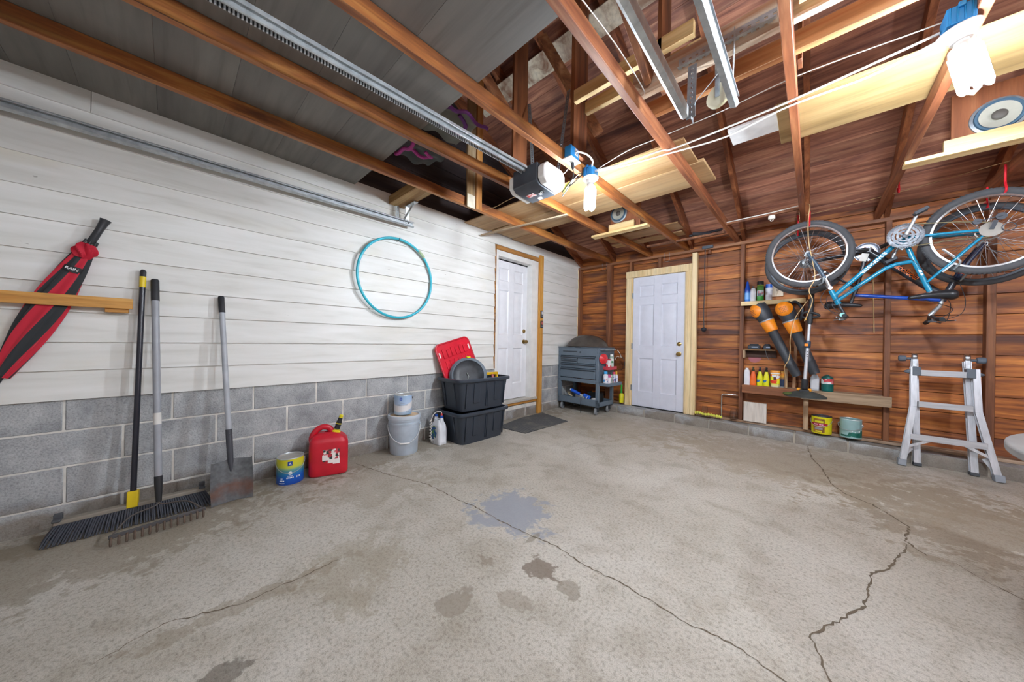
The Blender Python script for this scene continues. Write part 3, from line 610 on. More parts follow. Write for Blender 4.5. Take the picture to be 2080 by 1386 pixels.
# ---- garage door motor and rail
o = thing('door_opener', 'dark grey garage door motor with white end covers under the joists', 'motor', (1.5, -3.08, 2.27))
prof = [(-3.205, 2.44), (-3.205, 2.305), (-3.17, 2.28), (-2.97, 2.272), (-2.93, 2.30), (-2.93, 2.42), (-2.96, 2.446)]
MX = Matrix(((0, 0, 1, 0), (1, 0, 0, 0), (0, 1, 0, 0), (0, 0, 0, 1)))
obj('housing', MB().prism(prof, 1.385, 1.625, MX), P('#4a5058', .45), o, bev=.006)
prof2 = [(-3.2, 2.40), (-3.2, 2.32), (-3.165, 2.285), (-2.98, 2.275), (-2.935, 2.32), (-2.935, 2.40), (-2.97, 2.44), (-3.16, 2.44)]
for a, b in ((1.335, 1.384), (1.626, 1.69)): obj('end_cover', MB().prism(prof2, a, b, MX), P('#ecece8', .35), o, bev=.012, seg=3)
obj('warning_label', MB().cbox((1.47, -3.08, 2.2745), (.075, .05, .001), (R(2.3), 0, 0)), mat_print('warning_print', ['#c8433c', '#e8e4e0', '#c8433c', '#d8c7c2'], 70), o)
obj('dial', MB().lathe([(0, 0), (.02, 0), (.02, .004), (0, .004)], (1.575, -3.08, 2.2745), 18, (0, 0, -1)), BLACK, o)
obj('dial_marks', MB().cbox((1.568, -3.085, 2.2702), (.006, .006, .001)).cbox((1.582, -3.085, 2.2702), (.006, .006, .001)).cbox((1.575, -3.073, 2.2702), (.012, .004, .001)), P('#d8dadc', .5), o)
obj('button', MB().cbox((1.545, -3.06, 2.273), (.02, .03, .004)), P('#dfe3e6', .3), o)
obj('lens', MB().cbox((1.50, -3.00, 2.272), (.035, .03, .004)), mat_emit('opener_lens', (1, 1, 1, 1), 1.5), o)
o2 = thing('opener_rail', 'long shiny rail with a toothed belt running back from the motor unit', 'rail', (1.45, -4.6, 2.37))
a, b = Vector((1.405, -6.05, 2.42)), Vector((1.512, -3.21, 2.42)); dd = (b-a).normalized(); sx = Vector((dd.y, -dd.x, 0))
mb = MB()
for off, zz, wd, ht in ((0, .012, .052, .006), (0, -.006, .012, .03), (.024, .004, .005, .016), (-.024, .004, .005, .016)): mb.beam(a+sx*off+Vector((0, 0, zz)), b+sx*off+Vector((0, 0, zz)), wd, ht)
obj('rail', mb, STEEL, o2, bev=.001, seg=1)
mb = MB(); L = (b-a).length; n = int(L/.0135)
mb.beam(a-sx*.034+Vector((0, 0, -.012)), b-sx*.034+Vector((0, 0, -.012)), .004, .016)
tb = obj('drive_belt', mb, P('#2b2c2e', .6), o2)
mb = MB()
for k in range(n):
    p = a-sx*.034+dd*(k+.5)*L/n+Vector((0, 0, -.012)); mb.beam(p, p+dd*.0065, .0075, .018)
obj('belt_teeth', mb, P('#c5c8ca', .4), o2, smooth=False)
def perf(a, b, wd=.03, t=.003, leg=None, pitch=.025, hole=.009, upv=(0, 0, 1)):
    """punched steel strip (an angle when leg is given): slats round real holes"""
    a, b = Vector(a), Vector(b); d = b-a; L = d.length; d.normalize(); s = d.cross(Vector(upv)).normalized(); q = s.cross(d); mb = MB(); n = max(1, int(L/pitch))
    def strip(w0, nrm, ofs):
        e = (wd-hole)/2
        for sg in (-1, 1): mb.beam(a+w0*(ofs+sg*(wd/2-e/2)), b+w0*(ofs+sg*(wd/2-e/2)), e if nrm else t, t if nrm else e, q)
        for k in range(n):
            p = a+d*(L*k/n)+w0*ofs; mb.beam(p, p+d*(L/n-hole*1.2), hole if nrm else t, t if nrm else hole, q)
    strip(s, True, 0)
    if leg: strip(q, False, leg)
    return mb
single('hanger_strap', perf((1.19, -2.80, 3.3), (1.40, -2.97, 2.45), .03), STEELD, 'punched steel strap left of the motor unit beside the wide post', 'strap', 'punched straps holding the motor unit')
single('hanger_strap', perf((1.62, -2.80, 3.2), (1.62, -2.94, 2.45), .03), STEELD, 'punched steel strap hanging free between the ridge posts', 'strap', 'punched straps holding the motor unit')
# ---- door tracks
def track(lab, pts, flip, hang=None):
    """C-section door track along the points"""
    o = thing('door_track', lab, 'track', pts[-1], group='steel door tracks'); s = flip; mb = MB()
    prof = [(.0, -.026), (.0, .026), (.022*s, .03), (.034*s, .02), (.034*s, .014), (.03*s, .014), (.03*s, .018), (.021*s, .026), (.004*s, .022), (.004*s, -.022), (.021*s, -.026), (.03*s, -.018), (.03*s, -.014), (.034*s, -.014), (.034*s, -.02), (.022*s, -.03)]
    rings = []
    for i, p in enumerate(pts):
        p = Vector(p); d = Vector(pts[min(i+1, len(pts)-1)])-Vector(pts[max(i-1, 0)]); d.normalize(); u = Vector((1, 0, 0)).cross(d)*(1)
        rings.append([mb.bm.verts.new(p+Vector((x, 0, 0))+u*z) for x, z in prof])
    for r0, r1 in zip(rings, rings[1:]):
        for j in range(len(prof)): mb.bm.faces.new((r0[j], r0[(j+1) % len(prof)], r1[(j+1) % len(prof)], r1[j]))
    mb.bm.faces.new(rings[0]); mb.bm.faces.new(rings[-1]); obj('channel', mb, STEEL, o, angle=25); return o
arc = lambda x, y, z, r: [(x, y-r*math.sin(t), z-r*(1-math.cos(t))) for t in [R(90-a*9) for a in range(11)]]
t1 = track('long galvanised track along the white wall, ending above the hoop', [(.085, -5.95, .4)]+arc(.085, -5.62, 2.275, .33)+[(.085, -3.335, 2.292)], 1)
t2 = track('left one of two bright door tracks, with the punched angle at its end', [(2.69, -5.95, .4)]+arc(2.69, -5.62, 2.245, .33)+[(2.665, -3.32, 2.245)], -1)
t3 = track('right one of two bright door tracks, ending beside the cream pulley', [(2.825, -5.95, .4)]+arc(2.825, -5.62, 2.245, .33)+[(2.825, -3.25, 2.245)], 1)
mb = perf((.075, -3.50, 2.444), (.078, -3.50, 2.285), .035, upv=(1, 0, 0)); 
obj('hanger_angle', mb, STEEL, t1)
obj('hanger_angle', perf((.13, -3.42, 2.444), (.09, -3.40, 2.30), .035, upv=(1, 0, 0)), STEEL, t1)
obj('hanger_angle', perf((.25, -3.42, 2.448), (.10, -3.45, 2.30), .03, upv=(0, 1, 0)), STEEL, t1)
obj('hanger_plate', MB().box(.11, .30, -3.44, -3.40, 2.444, 2.45), STEEL, t1)
obj('bolt', MB().lathe([(0, 0), (.008, 0), (.008, .004), (0, .006)], (.119, -3.40, 2.29), 8, (1, 0, 0)), DARKM, t1)
single('steel_angle', perf((2.58, -3.193, 2.575), (2.985, -3.193, 2.575), .045, .003, .03, .03, .011, (0, 0, 1)), STEEL, 'punched steel angle screwed along the whitewashed beam', 'bracket')
obj('hanger_angle', perf((2.658, -3.235, 2.53), (2.67, -3.30, 2.22), .04, .003, .02, .028, .010, (0, 1, 0)), STEELD, t2)
obj('hanger_strap', perf((2.68, -3.29, 2.29), (2.80, -3.16, 2.52), .024), STEEL, t2)
obj('hanger_strap', perf((2.835, -3.235, 2.60), (2.835, -3.27, 2.26), .024, upv=(1, 0, 0)), STEEL, t3)
o = thing('pulley', 'cream pulley wheel hanging behind the ends of the two door tracks', 'pulley', (2.755, -3.10, 2.30))
obj('wheel', MB().lathe([(0, -.012), (.05, -.012), (.058, -.008), (.045, 0), (.058, .008), (.05, .012), (0, .012)], (2.755, -3.13, 2.385), 30, (.3, 1, 0)), P('#d9d3b8', .5), o)
obj('fork', MB().beam((2.75, -3.15, 2.54), (2.752, -3.15, 2.37), .02, .003, (0, 1, 0)).beam((2.76, -3.108, 2.54), (2.758, -3.108, 2.37), .02, .003, (0, 1, 0)), STEELD, o)
# purple trimmed cloth lying over the joists
def cloth(lab, c, sx_, sy_, mt, seed, trim):
    r = random.Random(seed); ph = [r.uniform(0, 6) for _ in range(6)]
    f = lambda u, v: Vector((c[0]+(u-.5)*sx_, c[1]+(v-.5)*sy_, c[2]+.018*math.sin(9*u+ph[0])+.014*math.sin(11*v+ph[1])-.05*abs(v-.5)*math.sin(5*u+ph[2])))
    o = thing('camp_bag', lab, 'bag', (c[0], c[1], c[2]-.03), group='purple trimmed bags stuffed above the joists')
    obj('fabric', MB().grid(16, 12, f), mt, o)
    obj('trim', MB().tube([f(i/20, 0)+Vector((0, 0, -.004)) for i in range(21)], .014, 8).tube([f(1, i/14) for i in range(15)], .012, 8).tube([f(.55+.2*math.cos(t/2), .45+.3*math.sin(t/2)) for t in range(0, 9)], .016, 8), trim, o)
cloth('grey fabric bag with purple trim poking out above the hoist rail', (1.27, -3.70, 2.61), .36, .32, P('#6b6a60', .85), 3, P('#6a3277', .7))
cloth('dark fabric bag with a magenta edge between joist and white wall', (.86, -3.70, 2.575), .30, .28, P('#3d3f3e', .85), 5, P('#a2327e', .7))
# strip with porcelain knob, hooks, wire, small pieces near the brown wall
o = thing('wire_strip', 'wooden strip with a white cable and a porcelain knob between two joists', 'strip', (2.68, -.75, 2.46))
obj('strip', MB().beam((2.392, -.75, 2.475), (3.005, -.75, 2.485), .03, .022), STUD, o, bev=.001, seg=1)
obj('cable', MB().tube(smooth_pts([(2.40, -.765, 2.49), (2.6, -.77, 2.492), (2.8, -.765, 2.497), (3.0, -.765, 2.51)]), .005, 6), WIREW, o)
obj('porcelain_knob', MB().lathe([(0, 0), (.028, 0), (.03, .012), (.03, .03), (.024, .036), (0, .036)], (2.795, -.765, 2.462), 18, (0, 0, -1)).ring((2.795, -.765, 2.42), .012, .003, (0, 1, 0), 14), P('#e6e2d6', .4), o)
plank('pale wood block standing on the plate above the front bike wheel', 2.992, 3.034, -.15, -.06, 2.5405, 2.74, PINEZ, 'wood_block', 'block', grp=None)
single('ledger_strip', MB().box(1.42, 2.34, -.52, -.48, 2.452, 2.475), STUD, 'brown strip under the joist ends above the back door post', 'strip')
single('folded_chair', MB().tube([(1.95, -.50, 2.50), (2.30, -.42, 2.53)], .012, 8).tube([(1.95, -.44, 2.51), (2.28, -.36, 2.54)], .012, 8).cbox((2.08, -.46, 2.50), (.2, .1, .03), (0, .1, .3)), P('#2a2b33', .5), 'black folded frame tucked above the strip near the back wall', 'frame')
cable('thin_wire', 'thin slack wire strung under the rafters from the pale block towards the big bike wheel', 'wire', [(2.40, -.2, 2.548), (2.9, -.25, 2.55), (3.3, -.32, 2.552), (3.62, -.38, 2.56), (3.9, -.46, 2.572), (4.4, -.60, 2.60)], .0022, TAN)
for lab, x in (('bent wire hook under the plate above the back door', 1.50), ('small wire hook under the joist end above the tool cart', .50)):
    single('wire_hook', MB().tube(smooth_pts([(x, -.03, 2.46), (x, -.03, 2.36), (x+.02, -.035, 2.33), (x+.06, -.035, 2.33), (x+.075, -.03, 2.36), (x+.075, -.03, 2.46)]), .0018, 6), STEELD, lab, 'hook', 'wire hooks on the back wall')
o = thing('wall_outlet', 'grey outlet box on the plate with a black cord hanging from it', 'outlet', (2.06, -.02, 2.41))
obj('box', MB().box(1.995, 2.125, -.035, -.005, 2.425, 2.465), P('#4c555e', .4), o, bev=.004)
obj('cord', MB().tube(smooth_pts([(2.03, -.02, 2.425), (2.026, -.012, 2.2), (2.03, -.01, 1.9), (2.022, -.01, 1.6), (2.03, -.02, 1.34)]), .006, 8), BLACK, o)
obj('plug', MB().lathe([(0, 0), (.012, 0), (.03, .012), (.036, .03), (.026, .05), (.01, .062), (0, .062)], (2.03, -.024, 1.345), 16, (0, 0, -1)), P('#272a33', .45), o)

# ================================================================ ALONG THE WHITE WALL
# hoop on a nail
o = thing('hoop', 'large turquoise hoop hanging on a nail on the white wall', 'hoop', (.035, -3.473, 1.33))
mb = MB(); mb.tube([(.052-.012*math.cos(2*math.pi*i/72), -3.473+.398*math.cos(2*math.pi*i/72), 1.728+.398*math.sin(2*math.pi*i/72)) for i in range(72)], .0125, 10, closed=True)
obj('ring', mb, P('#2fb0c4', .3), o)
obj('connector', MB().tube([(.052, -3.473+.399*math.cos(a), 1.728+.399*math.sin(a)) for a in (R(42), R(46), R(50), R(54))], .0142, 10), P('#9fb38a', .4), o, label='pale olive joint')
single('nail', MB().tube([(.0, -3.47, 2.105), (.055, -3.47, 2.108), (.072, -3.47, 2.115), (.076, -3.465, 2.14)], .003, 6), DARKM, 'bent nail in the white wall carrying the turquoise hoop', 'nail')
# cleat bar
o = thing('wall_bar', 'amber wooden bar held off the white wall across the umbrella', 'bar', (.055, -5.5, 1.25))
obj('rail', MB().box(.070, .090, -6.0, -5.195, 1.266, 1.329), FIRY, o, bev=.002, seg=1)
for y in (-5.258, -5.93): obj('spacer', MB().box(.02, .0698, y-.045, y+.045, 1.243, 1.305), FIRY, o, bev=.002, seg=1)
# umbrella tucked behind the bar (hanging upside down)
o = thing('umbrella', 'furled red and black umbrella tucked behind the wooden bar', 'umbrella', (.04, -5.55, .85))
A, B = Vector((.042, -5.665, .80)), Vector((.05, -5.315, 1.765)); D = (B-A).normalized(); L = (B-A).length; N1 = Vector((1, 0, 0)); N2 = D.cross(N1).normalized(); N1 = N2.cross(D)
rad = lambda t: .010+.038*math.sin(min(1, max(0, (t-.07)/.62))*math.pi*.62)**1.0*(1 if t < .66 else max(.0, 1-(t-.66)*2.6)) if t < .8 else .012
def furl(u, v):
    t = .08+.74*u; r = (.012+.040*max(0, math.sin(math.pi*min(1, (t-.03)/.86)))**.8); a = 2*math.pi*v+2.2*t
    r *= 1+.16*math.sin(8*2*math.pi*v+5*t); return A+D*(L*t)+N1*(math.cos(a)*r*.42)+N2*(math.sin(a)*r*1.18)
ma, nt, b = newmat('umbrella_cloth'); tc = N(nt, 'ShaderNodeTexCoord'); at = N(nt, 'ShaderNodeAttribute', attribute_name='gore')
nt.links.new(ramp(nt, at.outputs['Fac'], [(.49, hx('#25282b')), (.51, hx('#c01530'))]), b.inputs['Base Color']); b.inputs['Roughness'].default_value = .75; b.inputs['Sheen Weight'].default_value = .3
mb = MB(); nu, nv = 40, 64
vs = [[mb.bm.verts.new(furl(i/nu, j/nv)) for j in range(nv)] for i in range(nu+1)]; lay = None
for i in range(nu):
    for j in range(nv): mb.bm.faces.new((vs[i][j], vs[i+1][j], vs[i+1][(j+1) % nv], vs[i][(j+1) % nv]))
can = obj('canopy', mb, ma, o)
att = can.data.attributes.new('gore', 'FLOAT', 'FACE')
for k, p in enumerate(can.data.polygons):
    j = k % nv; att.data[k].value = 1.0 if (j//8) % 2 == 0 else 0.0
def knot(u, v):
    t = .775+.085*u; r = .022+.016*math.sin(math.pi*u); a = 2*math.pi*v; r *= 1+.35*math.sin(5*a+9*u); return A+D*(L*t)+N1*(math.cos(a)*r*.7+.006)+N2*(math.sin(a)*r)
obj('ruffle', MB().grid(12, 40, knot), P('#c01530', .7), o)
c0 = A+D*(L*.70); Mt = frame(c0+N1*.03, -N2, D)
obj('closing_strap', MB().lathe([(.036, -.018), (.0375, 0), (.036, .018)], c0, 24, D, (.74, 1.0, 2)), P('#202225', .6), o)
obj('lettering', text_bm(MB(), 'RAIN', .021, frame(c0+N1*.0285, N2, D)), P('#e8e8e8', .5), o)
obj('shaft', MB().tube([A+D*(L*.78), A+D*(L*.91)], .0065, 10), DARKM, o)
obj('handle', MB().lathe([(0, 0), (.013, 0), (.0175, .01), (.0165, .09), (.02, .145), (.024, .16), (.012, .164), (0, .16)], B-D*.135, 20, D), P('#2b2d31', .4), o)
for k in range(7):
    a = 2*math.pi*k/7; obj('rib_tip', MB().tube([A+D*(L*.86)+N1*math.cos(a)*.018+N2*math.sin(a)*.026, A+D*(L*.885)+N1*math.cos(a)*.014+N2*math.sin(a)*.024], .0035, 6), P('#1d2022', .5), o)
obj('ferrule', MB().tube([A+D*(L*.09), A-D*.02, A-D*.06], [.011, .008, .0045], 10), BLACK, o)
# push broom
o = thing('push_broom', 'wide black push broom with a black pole and yellow collars', 'broom', (.25, -5.18, 0))
T, Bm = Vector((.036, -5.158, 1.522)), Vector((.165, -5.178, .10)); d = (Bm-T).normalized(); Lh = (Bm-T).length
obj('pole', MB().tube([T+d*.10, Bm-d*.05], .0135, 12), P('#22232c', .28), o)
obj('grip_cap', MB().tube([T, T+d*.012, T+d*.05], [.008, .0145, .0145], 12), P('#2a2b2e', .5), o)
obj('collar', MB().tube([T+d*.045, T+d*.112], .0148, 14), YEL, o, label='yellow collar near the top')
obj('socket', MB().beam(Bm-d*.075, Bm+d*.02, .045, .036), YEL, o, bev=.004, label='yellow socket above the brush')
obj('bracket', MB().beam(Bm+d*.01, Bm+d*.05, .03, .03).cbox((.175, -5.178, .055), (.03, .06, .03)), DARKM, o)
y0, y1 = -5.455, -4.865
obj('brush_block', MB().box(.13, .178, y0, y1, .075, .10), P('#8b8377', .7), o, bev=.006)
for y in (y0-.002, y1-.03): obj('end_bracket', MB().box(.12, .15, y, y+.03, .06, .128).box(.15, .19, y, y+.03, .098, .11), P('#4a4c50', .6), o, bev=.003)
mb = MB(); r = random.Random(4)
for i in range(58):
    y = y0+.012+(y1-y0-.02)*i/57; fan = (i/57-.5)*.075
    for j in range(3):
        b0 = Vector((.14+.016*j, y, .077)); b1 = Vector((.195+.032*j+r.uniform(-.006, .006), y+fan+r.uniform(-.004, .004), .004+.004*(2-j)))
        mb.tube([b0, b0.lerp(b1, .6)+Vector((0, 0, .006)), b1], [.0055, .0048, .0035], 5)
obj('bristles', mb, P('#43464e', .6), o)
# garden rake
o = thing('bow_rake', 'grey handled bow rake standing in front of the push broom', 'rake', (.40, -5.07, 0))
T, Bm = Vector((.038, -5.108, 1.468)), Vector((.245, -5.072, .105)); d = (Bm-T).normalized()
obj('shaft', MB().tube([T+d*.13, Bm-d*.14], .0175, 14), P('#989ba1', .38), o)
obj('grip', MB().tube([T, T+d*.008, T+d*.14], [.015, .019, .019], 14), P('#2b2c2f', .6), o)
obj('ferrule', MB().tube([Bm-d*.15, Bm-d*.1, Bm], [.0185, .0185, .013], 14), P('#26272a', .45), o)
obj('sticker', MB().tube([Bm-d*.53, Bm-d*.46], .0179, 14), P('#d9d6d0', .6), o, label='torn white sticker')
ha, hb = Vector((.452, -5.235, .048)), Vector((.405, -4.885, .048)); hd = (hb-ha).normalized()
mb = MB()
for e in (ha, hb): mb.tube(smooth_pts([Bm-d*.02, Bm+d*.012+(e-Bm)*.06, Bm.lerp(e, .45)+Vector((-.0, 0, .012))+hd*(.03 if e is hb else -.03), e.lerp(Bm, .12)+hd*(.012 if e is hb else -.012), e]), .0042, 8)
obj('bow', mb, P('#57504b', .6), o)
obj('head_bar', MB().beam(ha-hd*.01, hb+hd*.01, .014, .02), P('#4d4b4c', .6), o, bev=.003)
mb = MB()
for i in range(14):
    p = ha.lerp(hb, i/13); mb.tube(smooth_pts([p, p+Vector((.018, 0, -.012)), p+Vector((.024, 0, -.042))], 4), [.0055]*8+[.003], 6)
obj('tines', mb, P('#5a4a3e', .7), o)
# shovel
o = thing('shovel', 'square mouthed shovel with a grey handle and rusty blade', 'shovel', (.27, -4.74, 0))
T, Bm = Vector((.036, -4.792, 1.396)), Vector((.195, -4.752, .44)); d = (Bm-T).normalized()
obj('shaft', MB().tube([T+d*.1, Bm-d*.02], .0165, 14), P('#a9adb3', .38), o)
obj('grip', MB().tube([T, T+d*.008, T+d*.12], [.013, .018, .018], 14), P('#26262a', .6), o)
sock = Bm+d*.19
obj('socket', MB().tube([Bm-d*.03, Bm+d*.06, sock, sock+d*.10], [.0185, .0185, .016, .007], 14).lathe([(0, 0), (.005, 0), (.005, .004), (0, .005)], Bm+Vector((.0185, 0, 0)), 8, (1, 0, 0)), P('#41434a', .45), o)
ma, nt, b = newmat('shovel_blade'); tc = N(nt, 'ShaderNodeTexCoord'); sx = N(nt, 'ShaderNodeSeparateXYZ'); nt.links.new(tc.outputs['Object'], sx.inputs[0])
f = math_(nt, 'ADD', sx.outputs[2], math_(nt, 'MULTIPLY', math_(nt, 'SUBTRACT', noise(nt, tc.outputs['Object'], 14, 5), .5), .16))
f2 = math_(nt, 'ABSOLUTE', math_(nt, 'SUBTRACT', f, .085))
col = mix(nt, ramp(nt, f2, [(.0, (.75, .75, .75, 1)), (.055, (0, 0, 0, 1))]), ramp(nt, noise(nt, tc.outputs['Object'], 40, 4), [(.3, hx('#4c4e50')), (.7, hx('#66686a'))]), hx('#6b4431'))
nt.links.new(col, b.inputs['Base Color']); b.inputs['Roughness'].default_value = .5; b.inputs['Metallic'].default_value = .15
bl0, bl1 = Vector((.222, -4.738, .262)), Vector((.285, -4.738, .004)); ud = (bl1-bl0)
def blade(u, v, th=0):
    hw = .106+.004*math.sin(math.pi*v)+.0*u; s = (u-.5)*2
    z = v if not (v == 0) else (0.0+.05*(1-abs(s))**2*(-1)+(.16*max(0, abs(s)-.86)**1*(-1)))
    dish = .028*abs(s)**2.2+.010*math.exp(-(s*5)**2)*(1-v)
    return bl0+ud*z+Vector((dish+th, s*hw, .0))
mb = MB().grid(18, 14, lambda u, v: blade(u, v)); mb.grid(18, 14, lambda u, v: blade(u, v, -.0022)); obj('blade', mb, ma, o)

# ---- paint cans and buckets
def marks(mb, c, r, a, z, n, wd, ht, gap, seed=1, skip=()):
    """a row of small printed marks round an upright can, too small to read in the photograph"""
    q = random.Random(seed); x = -(n*(wd+gap))/2
    for i in range(n):
        w_ = wd*q.uniform(.55, 1.0)
        if i not in skip:
            M_ = Matrix.Rotation(a+(x+w_/2)/r, 4, 'Z'); mb.box(r-.0005, r+.0006, -w_/2, w_/2, z-ht/2*q.uniform(.7, 1), z+ht/2, Matrix.Translation((c[0], c[1], 0)) @ M_)
        x += wd+gap
    return mb
def wire_bail(mb, c, r, z, a0, drop, tilt, rr=.0022, n=22, up_=False):
    """wire handle between two ears of a can, swung down (or up) on the side facing a0"""
    ca, sa = math.cos(a0), math.sin(a0); pts = []
    for i in range(n+1):
        t = math.pi*i/n; side = math.cos(t)*r; k = math.sin(t)*drop
        if drop < 0: f = a0+math.pi/2-t; pts.append(Vector((c[0]+math.cos(f)*r, c[1]+math.sin(f)*r, z+k)))      # hanging round the front of the can
        else: pts.append(Vector((c[0]-sa*side+ca*k*math.sin(tilt), c[1]+ca*side+sa*k*math.sin(tilt), z+k*math.cos(tilt))))
    mb.tube(pts, rr, 6); return mb
def can_parts(o, c, r, h, body, lid, rim=STEEL, open_=False, shrink=1.0):
    x, y, z = c
    obj('can_body', MB().lathe([(0, .0), (r*.985, .0), (r, .004), (r*shrink, h-.008), (r*shrink, h-.002)]+([(r*.97, h-.002), (r*.97, .02), (0, .02)] if open_ else [(r*.9, h-.010), (0, h-.010)]), c, 44), body, o)
    obj('rim', MB().lathe([(r*shrink-.001, h-.008), (r*shrink+.0015, h-.004), (r*shrink, h+.001), (r*.95, h+.001), (r*.93, h-.004)], c, 44), rim, o)
    if lid: obj('lid', MB().lathe([(0, h-.006), (r*.72, h-.006), (r*.76, h-.002), (r*.92, h-.003), (r*.93, h-.006)], c, 44), lid, o)
    return o
fa = lambda x, y: math.atan2(-5.03-y, 3.118-x)   # bearing from (x, y) to the open middle of the garage floor
# yellow and blue can on the floor
c = (.180, -4.388, 0); o = thing('paint_can', 'yellow and blue paint can on the floor beside the red fuel can', 'can', c)
can_parts(o, c, .088, .195, mat_grade('yellow_blue_label', [(0, '#1548a8'), (.3, '#1763c4'), (.45, '#2f86b4'), (.58, '#6fa79a'), (.68, '#c8cf46'), (.98, '#d8cf22')], 0, .195, .35, .25), P('#b9b7b0', .4, .3))
a = fa(*c[:2])
obj('emblem', MB().grid(6, 2, lambda u, v: (c[0]+.0886*math.cos(a-.02+(u-.5)*.36), c[1]+.0886*math.sin(a-.02+(u-.5)*.36), .143+.032*v)), P('#23479a', .4), o)
mb = MB(); text_bm(mb, 'A', .024, None, .0004, (c, .0889, a-.02, .158))
mb.lathe([(0, 0), (.013, 0), (.013, .001), (0, .001)], (c[0]+.0885*math.cos(a), c[1]+.0885*math.sin(a), .088), 16, (math.cos(a), math.sin(a), 0)); marks(mb, c, .0886, a, .066, 4, .006, .007, .002, 1); marks(mb, c, .0886, a, .053, 5, .008, .010, .0015, 2)
marks(mb, c, .0886, a+.62, .052, 3, .008, .014, .002, 3); marks(mb, c, .0886, a-.62, .045, 2, .004, .016, .005, 4); marks(mb, c, .0886, a-.62, .032, 5, .006, .007, .001, 5); marks(mb, c, .0886, a-.62, .014, 6, .006, .005, .001, 6)
obj('lettering', mb, P('#eef3f6', .4), o)
obj('wire_handle', wire_bail(MB(), c, .094, .165, a, -.075, R(-24)), STEEL, o)
for s in (-1, 1): obj('ear', MB().lathe([(0, 0), (.012, 0), (.008, .006), (0, .007)], (c[0]-math.sin(a)*.088*s, c[1]+math.cos(a)*.088*s, .165), 12, (-math.sin(a)*s, math.cos(a)*s, 0)), STEEL, o)
# big grey pail
c = (.178, -3.440, 0); a = fa(*c[:2]); o = thing('bucket', 'pale grey five gallon bucket with a lid against the block wall', 'bucket', c)
obj('pail', MB().lathe([(0, 0), (.127, 0), (.131, .006), (.142, .285), (.149, .287), (.1495, .305), (.145, .307), (.1455, .322), (.151, .324), (.1515, .338), (.147, .340), (.148, .352), (0, .352)], c, 56), P('#b3bfcb', .4), o)
obj('lid', MB().lathe([(.149, .338), (.1545, .340), (.156, .36), (.152, .372), (.142, .374), (.136, .362), (0, .36)], c, 56), P('#bcc5cf', .38), o)
obj('dried_paint', MB().lathe([(0, .3625), (.06, .3632), (.12, .3628), (.134, .3622)], c, 30), P('#d9bd9c', .7, var=.15), o, label='tan dust on the lid')
obj('wire_handle', wire_bail(MB(), c, .1535, .275, a+.05, -.155, R(-14), .0034), P('#d3d6d8', .4), o)
obj('grip', MB().tube([(c[0]+math.cos(a+.05+q_/.154)*.1535, c[1]+math.sin(a+.05+q_/.154)*.1535, .1215) for q_ in (-.045, -.02, 0, .02, .045)], .0075, 10), P('#e8e8e6', .4), o)
for s in (-1, 1): obj('ear', MB().lathe([(0, 0), (.016, 0), (.012, .01), (0, .012)], (c[0]-math.sin(a)*.142*s, c[1]+math.cos(a)*.142*s, .275), 12, (-math.sin(a)*s, math.cos(a)*s, 0)), P('#a7b3c0', .4), o)
# pale blue can on the pail
c2 = (.163, -3.448, .3755); a = fa(*c2[:2]); o = thing('paint_can', 'pale blue and white paint can standing on the grey bucket', 'can', c2)
ma, nt, b = newmat('pale_blue_label'); tc = N(nt, 'ShaderNodeTexCoord'); sx = N(nt, 'ShaderNodeSeparateXYZ'); nt.links.new(tc.outputs['Object'], sx.inputs[0])
f = math_(nt, 'ADD', math_(nt, 'DIVIDE', sx.outputs[2], .19), math_(nt, 'ADD', math_(nt, 'MULTIPLY', sx.outputs[1], -1.6), math_(nt, 'MULTIPLY', sx.outputs[0], 1.1)))
nt.links.new(ramp(nt, f, [(.06, hx('#7da3c4')), (.28, hx('#b7cbdf')), (.34, hx('#e6e6e8')), (.60, hx('#e3e4e6')), (.66, hx('#b4cbe6')), (1, hx('#a3bfdd'))]), b.inputs['Base Color']); b.inputs['Roughness'].default_value = .35
can_parts(o, c2, .083, .19, ma, P('#c9c9c5', .35, .4))
obj('emblem', MB().grid(5, 2, lambda u, v: (c2[0]+.0837*math.cos(a-.25+(u-.5)*.30), c2[1]+.0837*math.sin(a-.25+(u-.5)*.30), c2[2]+.142+.026*v)), P('#1f50b4', .4), o)
mb = MB(); text_bm(mb, 'A', .02, None, .0004, (c2, .084, a-.25, c2[2]+.155)); obj('emblem_mark', mb, P('#d8e3f5', .4), o)
mb = MB(); marks(mb, c2, .0835, a-.05, c2[2]+.096, 10, .0055, .015, .0045, 7); marks(mb, c2, .0835, a-.05, c2[2]+.112, 8, .004, .005, .002, 8); marks(mb, c2, .0835, a+.55, c2[2]+.027, 4, .006, .010, .002, 9); obj('lettering', mb, P('#8a97a3', .5), o)
mb = wire_bail(MB(), c2, .089, c2[2]+.155, a, .085, R(-38), .0022); obj('wire_handle', mb, STEEL, o)
for s in (-1, 1): obj('ear', MB().lathe([(0, 0), (.013, 0), (.009, .006), (0, .007)], (c2[0]-math.sin(a)*.083*s, c2[1]+math.cos(a)*.083*s, c2[2]+.155), 12, (-math.sin(a)*s, math.cos(a)*s, 0)), P('#2a2b2c', .4), o)
